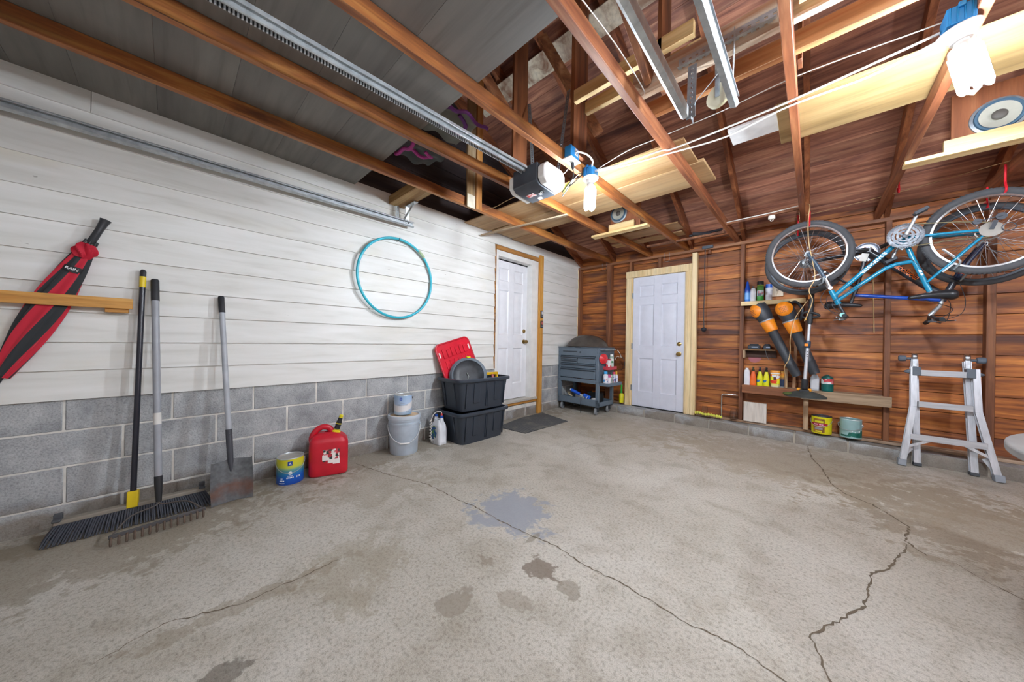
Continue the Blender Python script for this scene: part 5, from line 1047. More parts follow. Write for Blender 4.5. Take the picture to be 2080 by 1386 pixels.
bottle('glue_bottle', 'blue pointed bottle at the left end of the upper pine shelf', 'bottle', (2.508, .0, sz), [(0, 0), (.028, 0), (.029, .006), (.029, .13), (.0, .14)], P('#3f86e0', .3), [(0, .128), (.0295, .128), (.029, .16), (.022, .18), (.01, .25), (.006, .262), (0, .263)], P('#1d55c4', .35), (.03, .11, .0293), P('#77b4f5', .35), group=G)
bottle('spray_can', 'plain white tube standing beside the blue pointed bottle', 'bottle', (2.565, .0, sz), [(0, 0), (.030, 0), (.029, .12), (.022, .16), (.012, .168), (0, .168)], P('#e4e4e8', .35), [(0, .168), (.009, .168), (.008, .195), (0, .196)], P('#5c5852', .5), None, None, sq=(1, .7, 2.5), group=G)
bottle('spray_can', 'green spray can with a black cap on the upper pine shelf', 'can', (2.638, .0, sz), [(0, 0), (.033, 0), (.0345, .006), (.0345, .19), (.03, .198), (0, .2)], mat_grade('green_can', [(0, '#2f9a38'), (.25, '#3fae3f'), (.5, '#76a878'), (.75, '#5f9448'), (.93, '#4a7a35'), (1, '#c9d13a')], 0, .2, .3), [(0, .198), (.033, .198), (.033, .242), (.03, .246), (0, .246)], BLACK, (.06, .13, .0348), mat_print('green_can_print', ['#9cc7b4', '#d9e3e4', '#c7d9da', '#5a6a72', '#d995a2'], 34), group=G)
bottle('spray_can', 'white spray can with a blue cap on the upper pine shelf', 'can', (2.722, .0, sz), [(0, 0), (.033, 0), (.034, .006), (.034, .155), (0, .16)], P('#dcdde6', .32), [(0, .155), (.0335, .155), (.0325, .2), (0, .202)], P('#1d5fc0', .35), (.06, .125, .0343), mat_print('white_can_print', ['#dcdde6', '#dcdde6', '#a9a3a6', '#dcdde6', '#cfcfd8'], 30), group=G)
o = thing('light_switch', 'cream switch box on the boards behind the white spray can', 'switch', (2.80, .07, 1.75))
obj('box', MB().box(2.745, 2.855, .055, .089, 1.715, 1.885), P('#d5c4ac', .5), o, bev=.004); obj('toggle', MB().box(2.79, 2.81, .045, .0545, 1.78, 1.81), P('#8f7f6c', .5), o)
for i, (x, w_, lab) in enumerate(((2.585, .125, 'larger black battery charger on the small dark shelf'), (2.715, .075, 'smaller black charger on the small dark shelf'))):
    o = thing('charger', lab, 'charger', (x, -.0, 1.0625), group='chargers on the small shelf')
    obj('case', MB().cbox((x, .0, 1.087), (w_, .08, .048)).cbox((x, .0, 1.118), (w_*.7, .06, .022)), P('#2a303a', .45), o, bev=.008)
    obj('badge', MB().cbox((x+.01, -.0405, 1.087), (w_*.5, .001, .012)), P('#8f9bb0', .4), o)
single('pink_disc', MB().lathe([(0, 0), (.066, 0), (.067, .003), (0, .004)], (2.583, .0885, .955), 30, (0, -1, 0)), P('#b0696f', .6), 'pink paper disc on the boards below the small dark shelf', 'disc')
cable('thin_wire', 'thin wire dangling below the small dark shelf', 'wire', [(2.70, -.064, 1.066), (2.705, -.067, 1.05), (2.715, -.06, .99), (2.74, -.05, .93)], .0015, STEELD)
G = 'bottles on the long low shelf'; sz = .6125
def sprayer(lab, x, col, headcol, lab2=None, labmat=None, h=.175):
    return bottle('spray_bottle', lab, 'bottle', (x, -.045, sz), [(0, 0), (.03, 0), (.031, .008), (.031, .08), (.027, .115), (.019, .15), (.015, h), (0, h)], col, None, None, lab2, labmat, group=G, sq=(1, .75, 3), extra=lambda o: spray_head(o, h, headcol), rz=R(8))
bottle('bottle', 'plain white bottle at the left end of the long low shelf', 'bottle', (2.522, -.045, sz), [(0, 0), (.03, 0), (.031, .006), (.031, .16), (.024, .185), (.014, .19), (0, .19)], P('#dfe0e6', .38), [(0, .19), (.016, .19), (.016, .21), (0, .211)], P('#e6e6ea', .4), group=G, sq=(1, .7, 3))
sprayer('orange spray bottle with a dark and lime head on the long low shelf', 2.586, P('#e8611b', .4), P('#3d4430', .45), (.015, .07, .0313), P('#e8701f', .4))
sprayer('first yellow spray bottle with a blue head, beside the orange one', 2.652, P('#d9d714', .35), P('#27304c', .45), (.02, .075, .0313), mat_print('yellow_bottle_print', ['#d9d714', '#d9d714', '#2f6fa5', '#d9d714'], 22))
sprayer('second yellow spray bottle with a black head, beside the tubs', 2.715, P('#dcd60f', .35), P('#25282c', .45), (.02, .075, .0313), mat_print('yellow_bottle_print', ['#d9d714'], 22))
def tub(lab, x, stops, ptn, z_top=.2):
    o = thing('bait_tub', lab, 'tub', (x, -.05, sz), group='printed tubs on the long low shelf')
    obj('tub_body', MB().lathe([(0, 0), (.040, 0), (.044, .006), (.046, .172), (0, .172)], (0, 0, 0), 30, None, (1, .8, 3)), mat_grade('tub_'+str(int(x*100)), stops, 0, .175, .35, .3), o, world=False)
    obj('lid', MB().lathe([(0, .172), (.048, .172), (.0485, .195), (.045, .199), (0, .2)], (0, 0, 0), 30, None, (1, .8, 3)), P('#e5952a', .4), o, world=False)
    obj('white_band', MB().lathe([(.0475, .158), (.0475, .171)], (0, 0, 0), 30, None, (1, .8, 3)), P('#ece6e2', .4), o, world=False)
    obj('print', MB().lathe([(.0462, .045), (.0468, .15)], (0, 0, 0), 30, None, (1, .8, 3)), ptn, o, world=False)
tub('yellow tub with an orange lid on the long low shelf, left of its twin', 2.800, [(0, '#e9e6da'), (.25, '#e0dc2a'), (1, '#e8a32a')], mat_print('tub_print_a', ['#e6dd22', '#e6832a', '#dfe02c', '#e03a20', '#5a2a30', '#d9dde0'], 26))
o = thing('bait_tub', 'dark blue fronted tub half behind the upright batten on the long low shelf', 'tub', (2.857, .01, sz), group='printed tubs on the long low shelf')
obj('tub_body', MB().lathe([(0, 0), (.036, 0), (.039, .006), (.041, .165), (0, .165)], (0, 0, 0), 30, None, (1, .8, 3)), mat_grade('tub_blue', [(0, '#eceae4'), (.1, '#3a4a66'), (.5, '#35486a'), (.75, '#e6a52c'), (1, '#e0702a')], 0, .17, .35, .3), o, world=False)
obj('lid', MB().lathe([(0, .165), (.043, .165), (.0435, .188), (.04, .192), (0, .193)], (0, 0, 0), 30, None, (1, .8, 3)), P('#dba036', .4), o, world=False)
o = bottle('fluid_can', 'silver grey jug beside the green gas cylinder on the long low shelf', 'can', (3.145, -.045, sz), [(0, 0), (.036, 0), (.037, .006), (.037, .14), (.022, .175), (.012, .18), (0, .18)], P('#a9adb2', .35), [(0, .18), (.012, .18), (.012, .197), (0, .197)], P('#8a8e92', .4), (.02, .13, .0373), P('#c5c7cc', .4), sq=(1, .65, 4))
o = bottle('gas_cylinder', 'squat dark green camping gas cylinder on the long low shelf', 'gas cylinder', (3.246, -.045, sz), [(0, 0), (.044, 0), (.049, .006), (.05, .016), (.05, .135), (.046, .158), (.03, .172), (.014, .176), (.014, .186), (0, .186)], P('#0f5a55', .3), None, None, (.085, .14, .0504), mat_print('cylinder_print', ['#dfe3e3', '#c74a52', '#dfe3e3', '#b8c2c2', '#d98a8c'], 30))
obj('lettering', marks(MB(), (0, 0, 0), .0506, R(-75), .128, 6, .007, .011, .0015, 12), P('#b8202c', .4), o, world=False)
# things on the curb
single('grey_panel', MB().box(2.492, 2.722, -.045, -.022, .152, .395), wood('whitewashed_panel', '#b4a596', '#cfc7bd', '#dbd5cd', 'z', 12, .7, .35, '#a58763', .05), 'small whitewashed wood panel standing on the curb under the shelf', 'panel', bev=.003)
c = (3.205, -.068, .1505); a = R(-105)
o = thing('stain_can', 'yellow and brown stain can with a dark lid on the curb', 'can', c)
can_parts(o, c, .083, .19, P('#d9d015', .32), P('#525c68', .35, .3), P('#2d3a44', .35, .5))
cyl = lambda a0, a1, z0, z1, dr: MB().grid(14, 2, lambda u, v: (c[0]+(.083+dr)*math.cos(a+a0+(a1-a0)*u), c[1]+(.083+dr)*math.sin(a+a0+(a1-a0)*u), c[2]+z0+(z1-z0)*v))
obj('label', cyl(-.62, .55, .012, .165, .0006), wood('label_brown', '#5d3a18', '#8b5e2a', '#a8742f', 'z', 14, .4), o, label='wood brown label')
obj('label_band', cyl(-.95, .85, .088, .115, .0010), P('#a3142c', .4), o, label='crimson band')
obj('label_patch', cyl(-.45, .42, .122, .142, .0010), P('#d6cf24', .4), o); obj('label_patch', cyl(-.42, .35, .045, .066, .0010), P('#8b8a92', .4), o); obj('label_patch', cyl(-.35, .3, .018, .032, .0010), P('#d6cf24', .4), o); obj('label_patch', cyl(-.45, .45, .074, .085, .0010), P('#dcc8a0', .4), o)
mb = MB(); marks(mb, c, .0843, a-.03, c[2]+.101, 9, .008, .013, .0012, 11, (4,)); obj('lettering', mb, P('#f0c4e0', .4), o)
obj('wire_handle', wire_bail(MB(), c, .090, c[2]+.15, a, -.07, R(-14)), STEEL, o)
c = (3.428, -.068, .1505); a = R(-105)
o = thing('paint_can', 'pale green grey paint can without a lid on the curb', 'can', c)
can_parts(o, c, .083, .195, P('#8fb0b0', .35), None, P('#b9c6c6', .35, .3), open_=True)
obj('label_band', MB().grid(30, 2, lambda u, v: (c[0]+.0835*math.cos(a-1.3+2.9*u), c[1]+.0835*math.sin(a-1.3+2.9*u), c[2]+.014+(.018+.03*(u > .45)+.02*(u > .85))*v)), mat_print('dark_green_print', ['#1d6a5c', '#8fb0b0', '#1d6a5c', '#17594e'], 40), o)
mb = MB()
for t in (.35, .62, 1.05): mb.lathe([(0, 0), (.006, 0), (.005, .003), (0, .004)], (c[0]+.083*math.cos(a+t), c[1]+.083*math.sin(a+t), c[2]+.072+.006*math.sin(t*7)), 10, (math.cos(a+t), math.sin(a+t), 0))
obj('paint_drips', mb, P('#e4eaea', .4), o, label='pale paint drips'); obj('wire_handle', wire_bail(MB(), c, .095, c[2]+.14, a, -.055, R(-15)), STEEL, o)
for s in (-1, 1): obj('ear', MB().lathe([(0, 0), (.012, 0), (.009, .008), (0, .009)], (c[0]-math.sin(a)*.083*s, c[1]+math.cos(a)*.083*s, c[2]+.14), 12, (-math.sin(a)*s, math.cos(a)*s, 0)), STEEL, o)
for x, y, r_, h, lab in ((2.392, -.05, .042, .125, 'clear glass jar on the curb beside the dark stud'), (2.06, -.035, .034, .12, 'small clear jar standing in the yellow cloth on the curb')):
    single('glass_jar', MB().lathe([(0, 0), (r_, 0), (r_, h*.82), (r_*.82, h*.9), (r_*.82, h), (r_*.74, h), (r_*.74, h*.9), (r_*.92, h*.8), (r_*.92, .006), (0, .006)], (x, y, .152), 28), GLASS, lab, 'jar', 'glass jars on the curb')
mb = MB(); r = random.Random(3)
mb.tube(smooth_pts([(1.955, -.075, .168), (2.0, -.085, .18), (2.06, -.09, .166), (2.12, -.085, .172), (2.18, -.08, .164), (2.235, -.09, .166), (2.27, -.085, .16)]), [.016+.006*math.sin(i*1.9) for i in range(37)], 10)
single('yellow_cloth', mb, P('#dcdc5a', .8, var=.15), 'twisted pale yellow cloth lying on the curb by the back door', 'cloth')
single('bent_pipe', MB().tube(smooth_pts([(2.245, .02, .16), (2.245, .02, .40), (2.25, .02, .44), (2.285, .02, .455), (2.42, .02, .455)]), .009, 10), CHROME, 'bent bright metal tube on the boards beside the yellow cloth', 'pipe')
single('thin_rod', MB().tube([(3.582, .06, 1.83), (3.594, .06, 1.275)], .004, 8).lathe([(0, 0), (.006, 0), (.006, .008), (0, .01)], (3.594, .06, 1.268), 8), TAN, 'thin rod hanging on the boards below the bicycles', 'rod')

# ================================================================ BICYCLES HUNG UPSIDE DOWN
TYRE = P('#4b4c4f', .85)
def wheel(o, nm, c, Ro, y, yaw, rimmat, spoke, seed, refl=None, tread=False, tr=.027):
    """bicycle wheel: tyre (the part) carrying rim, spokes, hub and reflector; axle along y turned by yaw"""
    ax = Vector((math.sin(yaw), math.cos(yaw), 0)); c = Vector((c[0], y, c[1])); u = Vector((math.cos(yaw), -math.sin(yaw), 0)); v = Vector((0, 0, 1)); r0 = Ro-tr
    mb = MB().tube([c+(u*math.cos(2*math.pi*i/64)+v*math.sin(2*math.pi*i/64))*r0 for i in range(64)], tr, 12, closed=True)
    if tread:
        for i in range(90):
            t = 2*math.pi*i/90; d = u*math.cos(t)+v*math.sin(t); tt = v*math.cos(t)-u*math.sin(t)
            for s in (-1, 0, 1): mb.beam(c+d*(Ro-.001-.004*abs(s))+ax*(s*.011)-tt*.006, c+d*(Ro-.001-.004*abs(s))+ax*(s*.011)+tt*.006, .006, .006, d)
    wl_ = obj(nm, mb, TYRE, o)
    rr = r0-tr*.6; obj('rim', MB().lathe([(rr, -.011), (rr, .011), (rr-.020, .013), (rr-.024, .006), (rr-.024, -.006), (rr-.020, -.013), (rr, -.011)], c, 72, ax), rimmat, wl_)
    mb = MB(); n = 32
    for i in range(n):
        t = 2*math.pi*i/n; s = 1 if i % 2 else -1; th = t+(.42 if (i//2) % 2 else -.42)
        mb.tube([c+(u*math.cos(t)+v*math.sin(t))*(rr-.02), c+ax*(s*.028)+(u*math.cos(th+.5*(1 if (i//2) % 2 else -1))+v*math.sin(th+.5*(1 if (i//2) % 2 else -1)))*.022], .0013, 5)
    obj('spokes', mb, spoke, wl_)
    obj('hub', MB().lathe([(0, -.05), (.007, -.05), (.007, -.036), (.024, -.033), (.024, -.027), (.014, -.022), (.013, .022), (.024, .027), (.024, .033), (.007, .036), (.007, .05), (0, .05)], c, 20, ax), STEEL, wl_)
    if refl is not None:
        t = R(refl); p = c+(u*math.cos(t)+v*math.sin(t))*(rr-.06); tt = v*math.cos(t)-u*math.sin(t)
        obj('reflector', MB().beam(p-tt*.05, p+tt*.05, .008, .02, ax).beam(p-tt*.045-ax*.018, p+tt*.045-ax*.018, .006, .016, ax), P('#dfe3e6', .25), wl_)
    return wl_
def tubes(o, nm, segs, mt, y, **k):
    mb = MB()
    for pts, r in segs: mb.tube([(p[0], p[2] if len(p) > 2 else y, p[1]) for p in pts], r, 14)
    return obj(nm, mb, mt, o, **k)
def ringset(o, c, y, r, mt, chainmat=None):
    c3 = Vector((c[0], y, c[1])); ay = (0, -1, 0)
    cr = obj('chainring', MB().lathe([(r*1.0, -.002), (r*1.06, 0), (r*1.0, .003), (r*.82, .003), (r*.82, -.002), (r, -.002)], c3, 48, ay).lathe([(r*.76, .003), (r*.78, .005), (r*.6, .005), (r*.6, .003)], c3, 40, ay).lathe([(r*.52, .006), (r*.36, .006), (r*.36, .003), (r*.52, .003)], c3, 32, ay).lathe([(0, .0), (.02, .0), (.02, .016), (.012, .022), (0, .022)], c3, 20, ay), mt, o)
    mb = MB()
    for k in range(5): t = 2*math.pi*k/5; mb.beam(c3, c3+Vector((math.cos(t)*r*.85, 0, math.sin(t)*r*.85)), .014, .005, (0, 1, 0))
    for k in range(44): t = 2*math.pi*k/44; mb.beam(c3+Vector((math.cos(t), 0, math.sin(t)))*r, c3+Vector((math.cos(t), 0, math.sin(t)))*(r*1.09), .006, .003, (0, 1, 0))
    obj('spider', mb, mt, cr); return cr
def pedal(o, p, y, mt):
    return obj('pedal', MB().cbox((p[0], y, p[1]), (.085, .06, .012), (0, -.5, 0)).cbox((p[0], y-.03, p[1]), (.08, .012, .026), (0, -.5, 0)).cbox((p[0], y+.03, p[1]), (.08, .012, .026), (0, -.5, 0)), mt, o, bev=.003)
def saddle(o, nose, tail, y, mt, w=.075):
    n, t = Vector((nose[0], y, nose[1])), Vector((tail[0], y, tail[1])); d = t-n; L = d.length; d.normalize(); up_ = Vector((-d.z, 0, d.x)); up_ = up_ if up_.z < 0 else -up_
    def f(u, v):
        s = u; k = math.sqrt(max(0, 1-((s-.82)/.18)**2)) if s > .82 else (math.sqrt(max(0, 1-((.08-s)/.08)**2)) if s < .08 else 1)
        wd = (.020+(w-.020)*max(0, (s-.28)/.72)**1.2)*k; th = (.016+.034*s**1.5)*k
        a = 2*math.pi*v; return n+d*(L*s)+Vector((0, 1, 0))*(math.cos(a)*wd)+up_*(math.sin(a)*th-.012*math.sin(math.pi*s))
    return obj('saddle', MB().grid(26, 22, f), mt, o)
# ---- teal bicycle nearest the room
Y = -.68
BT = thing('bicycle', 'teal bicycle hanging upside down by its wheels, nearest the room', 'bicycle', (3.6, Y, 1.35), group='bicycles hung by the wheels')
fh, rh, bbp = (3.075, 2.032), (4.105, 2.030), (3.686, 2.068)
wheel(BT, 'front_wheel', fh, .332, Y, R(-6), mat_metal('polished_rim', '#d5d7da', '#eceeef', .25, 20), CHROME, 1, 292, True)
wheel(BT, 'rear_wheel', rh, .332, Y, 0, mat_metal('polished_rim', '#d5d7da', '#eceeef', .25, 20), CHROME, 2, 218, True)
fr = tubes(BT, 'frame', [([(3.245, 1.652), (3.268, 1.592), (3.298, 1.515)], .021), ([(3.268, 1.598), bbp], .0185), ([(3.287, 1.548), (3.45, 1.70), (3.585, 1.815), (3.65, 1.845), (3.742, 1.856)], .0165),
    ([bbp, (3.742, 1.87), (3.832, 1.588)], .0170), ([(3.70, 2.062, Y-.03), (3.95, 2.045, Y-.055), rh+(Y-.06,)], .0105), ([(3.70, 2.062, Y+.03), (3.95, 2.045, Y+.055), rh+(Y+.06,)], .0105),
    ([(3.815, 1.665, Y-.02), (3.95, 1.83, Y-.055), rh+(Y-.06,)], .0085), ([(3.815, 1.665, Y+.02), (3.95, 1.83, Y+.055), rh+(Y+.06,)], .0085), ([(bbp[0], bbp[1], Y-.036), (bbp[0], bbp[1], Y+.036)], .021)], P('#1a82a6', .2), Y)
dtv = Vector((bbp[0]-3.268, 0, bbp[1]-1.598)).normalized(); mid = Vector((3.268, 0, 1.598)).lerp(Vector((bbp[0], 0, bbp[1])), .585)
obj('lettering', text_bm(MB(), 'ROADMASTER', .034, frame((mid.x, Y-.0192, mid.z), -dtv, (dtv.z, 0, -dtv.x)), .0004), P('#e6eef2', .4), fr)
obj('lettering', MB().cbox((3.778, Y-.0182, 1.762), (.016, .001, .02), (0, -.3, 0)).cbox((3.787, Y-.0182, 1.735), (.014, .001, .018), (0, -.3, 0)), P('#e6eef2', .4), fr)
fk = tubes(BT, 'fork', [([(3.238, 1.672, Y-.05), (3.238, 1.672, Y+.05)], .016), ([(3.205, 1.765, Y-.062), (3.205, 1.765, Y+.062)], .014), ([(3.235, 1.68, Y-.058), (3.205, 1.765, Y-.058)], .018), ([(3.235, 1.68, Y+.058), (3.205, 1.765, Y+.058)], .018)], P('#c9ccd0', .2, 1.0), Y)
tubes(fk, 'fork_legs', [([(3.205, 1.755, Y-.058), (3.14, 1.91, Y-.058), fh+(Y-.055,)], .0135), ([(3.205, 1.755, Y+.058), (3.14, 1.91, Y+.058), fh+(Y+.055,)], .0135)], P('#3d5063', .3), Y)
cr = ringset(BT, bbp, Y-.075, .098, mat_metal('chrome_ring', '#4c5056', '#8a8e94', .48, 60, metal=.6))
obj('chain', MB().tube([(bbp[0]-.005, Y-.07, bbp[1]+.098), (3.95, Y-.065, 2.125), (4.105, Y-.062, 2.085)], .0045, 6).tube([(bbp[0]+.005, Y-.07, bbp[1]-.098), (3.95, Y-.065, 1.985), (4.10, Y-.062, 1.975)], .0045, 6), P('#7d7256', .5, .6), BT)
obj('crank', MB().tube([(bbp[0], Y-.10, bbp[1]), (3.742, Y-.105, 2.222)], [.015, .010], 10), STEEL, BT); obj('crank', MB().tube([(bbp[0], Y+.06, bbp[1]), (3.632, Y+.065, 1.915)], [.015, .010], 10), STEEL, BT)
pedal(BT, (3.757, 2.238), Y-.145, P('#3e434a', .6)); pedal(BT, (3.628, 1.90), Y+.105, P('#3e434a', .6))
obj('cassette', MB().lathe([(0, .03), (.022, .03), (.026, .034), (.03, .036), (.034, .042), (.04, .044), (.046, .05), (.052, .052), (.056, .056), (.0, .057)], (rh[0], Y-.02, rh[1]), 36, (0, -1, 0)).lathe([(.06, .025), (.068, .022), (.062, .02)], (rh[0], Y-.005, rh[1]), 36, (0, -1, 0)), P('#84807a', .35, .8), BT)
obj('derailleur', MB().beam((4.105, Y-.075, 2.03), (4.12, Y-.09, 2.09), .022, .022, (0, 1, 0)).lathe([(0, -.008), (.026, -.008), (.026, .008), (0, .008)], (4.145, Y-.085, 2.115), 20, (0, 1, 0)).lathe([(0, -.008), (.022, -.008), (.022, .008), (0, .008)], (4.04, Y-.08, 2.10), 20, (0, 1, 0)).beam((4.04, Y-.085, 2.10), (4.15, Y-.09, 2.118), .004, .022, (0, 1, 0)).ring((4.18, Y-.08, 2.03), .03, .003, (0, 1, 0), 16), P('#4b4e54', .35, .5), BT)
tubes(BT, 'seat_post', [([(3.832, 1.60), (3.846, 1.556)], .0125)], STEEL, Y); obj('seat_clamp', MB().lathe([(0, 0), (.022, 0), (.022, .022), (0, .022)], (3.828, Y, 1.583), 16, (.28, 0, -1)).cbox((3.85, Y, 1.556), (.07, .045, .025)), P('#55585d', .4, .5), BT)
saddle(BT, (3.712, 1.540), (3.980, 1.548), Y, P('#27282b', .35), .085)
tubes(BT, 'stem', [([(3.298, 1.515), (3.318, 1.46)], .0125), ([(3.318, 1.462), (3.348, 1.392)], .013)], P('#3b3d42', .35, .4), Y)
hb_ = tubes(BT, 'handlebar', [([(3.325, 1.385, Y-.29), (3.345, 1.385, Y-.17), (3.352, 1.388, Y-.05), (3.352, 1.388, Y+.05), (3.345, 1.385, Y+.13), (3.335, 1.385, Y+.24)], .0115)], P('#33363b', .4), Y)
for s, ye in ((-1, Y-.30), (1, Y+.25)): obj('grip', MB().tube([(3.322, ye, 1.385), (3.332, ye-s*.11, 1.385)], .0165, 12), P('#222427', .8), hb_)
for s in (-1, 1): obj('brake_lever', MB().tube(smooth_pts([(3.34, Y+s*.13, 1.385), (3.31, Y+s*.14, 1.38), (3.285, Y+s*.19, 1.378), (3.275, Y+s*.25, 1.378)]), .006, 8).cbox((3.325, Y+s*.13, 1.383), (.04, .035, .03)), STEELD, hb_)
obj('shifter', MB().lathe([(0, 0), (.018, 0), (.018, .006), (0, .008)], (3.315, Y-.18, 1.40), 18, (-.2, -.9, .2)), P('#8fd0c8', .4), hb_, label='pale turquoise shifter dial')
for pts in (((3.32, Y-.14, 1.40), (3.22, Y-.16, 1.46), (3.17, Y-.12, 1.56), (3.21, Y-.06, 1.66)), ((3.33, Y+.13, 1.40), (3.24, Y+.12, 1.47), (3.22, Y+.06, 1.60), (3.30, Y+.03, 1.62)), ((3.33, Y-.1, 1.40), (3.25, Y-.1, 1.50), (3.30, Y-.04, 1.58), (3.45, Y-.02, 1.69)), ((3.69, Y, 2.02), (3.62, Y-.03, 1.93), (3.72, Y-.02, 1.88), (3.80, Y-.01, 1.76))): obj('brake_cable', MB().tube(smooth_pts(pts), .0024, 6), P('#3a3c40', .5), BT)
obj('front_brake_arm', MB().tube(smooth_pts([(3.19, Y-.07, 1.78), (3.185, Y-.06, 1.73), (3.16, Y-.03, 1.71)]), .007, 8), STEELD, BT if 'front_brake' == 'rear_brake' or Y < -.5 else B2); obj('front_brake', MB().tube(smooth_pts([(3.19, Y+.07, 1.78), (3.185, Y+.06, 1.73), (3.16, Y+.03, 1.71)]), .007, 8), STEELD, BT)
obj('rear_brake_arm', MB().tube(smooth_pts([(3.955, Y-.06, 1.835), (3.97, Y-.06, 1.80), (3.945, Y-.03, 1.75)]), .007, 8), STEELD, BT if 'rear_brake' == 'rear_brake' or Y < -.5 else B2); obj('rear_brake', MB().tube(smooth_pts([(3.955, Y+.06, 1.835), (3.97, Y+.06, 1.80), (3.945, Y+.03, 1.75)]), .007, 8).beam((3.945, Y-.05, 1.80), (3.885, Y-.05, 1.735), .012, .012), STEELD, BT)
obj('front_derailleur', MB().beam((3.735, Y-.05, 2.04), (3.66, Y-.06, 1.96), .014, .03).tube([(3.715, Y-.03, 1.99), (3.76, Y-.04, 2.0)], .008, 8), STEELD, BT)
# ---- black and orange bicycle behind it
Y = -.40
B2 = thing('bicycle', 'black and blue bicycle with orange lettering hanging behind the teal one', 'bicycle', (3.6, Y, 1.33), group='bicycles hung by the wheels')
rh, fh, bbp = (3.055, 2.0), (4.145, 1.985), (3.500, 2.052)
DR = P('#4d535b', .35, .5)
wheel(B2, 'rear_wheel', rh, .342, Y, 0, DR, STEELD, 5, None, False, .022); wheel(B2, 'front_wheel', fh, .342, Y, R(4), DR, STEELD, 6, None, False, .022)
DK = P('#2c2e35', .3); hA, hB = (4.005, 1.685), (3.945, 1.525)
fr = tubes(B2, 'frame', [([hA, hB], .022), ([bbp, (3.955, 1.565)], .029), ([bbp, (3.415, 1.615)], .0165), ([(3.505, 2.05, Y-.03), rh+(Y-.06,)], .0095), ([(3.505, 2.05, Y+.03), rh+(Y+.06,)], .0095), ([(3.43, 1.70, Y-.02), rh+(Y-.055,)], .0075), ([(3.43, 1.70, Y+.02), rh+(Y+.055,)], .0075), ([(bbp[0], bbp[1], Y-.036), (bbp[0], bbp[1], Y+.036)], .021)], DK, Y)
tubes(fr, 'top_tube', [([(3.42, 1.625), (3.95, 1.535)], .0165)], P('#1748a8', .3), Y, label='blue top tube')
dv = (Vector((3.955, 0, 1.565))-Vector((bbp[0], 0, bbp[1]))).normalized(); mid = Vector((bbp[0], 0, bbp[1])).lerp(Vector((3.955, 0, 1.565)), .51)
obj('lettering', text_bm(MB(), 'mongoose', .058, frame((mid.x, Y-.0298, mid.z), -dv, (dv.z, 0, -dv.x)) @ Matrix.Diagonal((.82, 1.15, 1, 1)), .0004), P('#f27a1a', .4), fr)
fk = tubes(B2, 'fork', [([(4.018, 1.715, Y-.05), (4.018, 1.715, Y+.05)], .017), ([(4.018, 1.715, Y-.055), (4.07, 1.85, Y-.055), fh+(Y-.052,)], .015), ([(4.018, 1.715, Y+.055), (4.07, 1.85, Y+.055), fh+(Y+.052,)], .015)], P('#23304d', .3), Y)
obj('fork_band', MB().tube([(4.03, Y-.056, 1.745), (4.04, Y-.056, 1.772)], .0162, 12), P('#d9531c', .4), fk, label='orange fork band')
ringset(B2, bbp, Y+.07, .085, P('#8f98a6', .3, .7))
obj('crank', MB().tube([(bbp[0], Y-.07, bbp[1]), (3.385, Y-.075, 2.06)], [.014, .010], 10), P('#24262a', .4), B2); obj('crank', MB().tube([(bbp[0], Y+.085, bbp[1]), (3.61, Y+.09, 2.10)], [.014, .010], 10), P('#24262a', .4), B2); pedal(B2, (3.38, 2.075), Y-.115, P('#25272b', .6)); pedal(B2, (3.625, 2.11), Y+.13, P('#25272b', .6))
tubes(B2, 'seat_post', [([(3.415, 1.63), (3.395, 1.545)], .0135)], P('#2a2c30', .4), Y); saddle(B2, (3.475, 1.515), (3.20, 1.530), Y, P('#25262a', .4), .075)
tubes(B2, 'stem', [([hB, (3.93, 1.47)], .014), ([(3.93, 1.478), (3.878, 1.40)], .015)], STEEL, Y)
hb_ = tubes(B2, 'handlebar', [([(3.90, 1.352, Y-.26), (3.895, 1.365, Y-.12), (3.885, 1.392, Y-.04), (3.885, 1.392, Y+.04), (3.895, 1.365, Y+.12), (3.90, 1.352, Y+.26)], .0125)], P('#2e3035', .4), Y)
for s in (-1, 1):
    obj('grip', MB().tube([(3.90, Y+s*.27, 1.35), (3.898, Y+s*.16, 1.358)], .0168, 12), P('#1f2124', .8), hb_)
    obj('brake_lever', MB().tube(smooth_pts([(3.90, Y+s*.11, 1.36), (3.935, Y+s*.12, 1.35), (3.965, Y+s*.16, 1.345), (3.975, Y+s*.22, 1.345)]), .006, 8).cbox((3.91, Y+s*.11, 1.362), (.05, .04, .03)), P('#55595f', .4, .4), hb_)
for pts in (((3.92, Y-.11, 1.35), (4.02, Y-.12, 1.40), (4.05, Y-.08, 1.52), (4.02, Y-.04, 1.70)), ((3.93, Y+.11, 1.35), (3.99, Y+.1, 1.36), (4.0, Y+.05, 1.50), (3.96, Y+.02, 1.56)), ((3.92, Y-.1, 1.37), (3.98, Y-.12, 1.44), (3.92, Y-.06, 1.50), (3.80, Y-.02, 1.56))): obj('brake_cable', MB().tube(smooth_pts(pts), .0024, 6), P('#2b2d31', .5), B2)
obj('front_brake_arm', MB().tube(smooth_pts([(4.05, Y-.075, 1.80), (4.055, Y-.07, 1.74), (4.03, Y-.03, 1.69)]), .008, 8), STEELD, BT if 'front_brake' == 'rear_brake' or Y < -.5 else B2); obj('front_brake', MB().tube(smooth_pts([(4.05, Y+.075, 1.80), (4.055, Y+.07, 1.74), (4.03, Y+.03, 1.69)]), .008, 8), STEEL, B2)
obj('cassette', MB().lathe([(0, .0), (.05, .0), (.046, .012), (.035, .016), (.025, .03), (0, .03)], (rh[0], Y+.03, rh[1]), 32, (0, 1, 0)), P('#6d6f73', .35, .8), B2)
obj('tag', MB().cbox((3.475, Y-.03, 1.985), (.05, .002, .075), (0, .3, 0)), P('#d9d6cf', .5), B2, label='white paper tag')
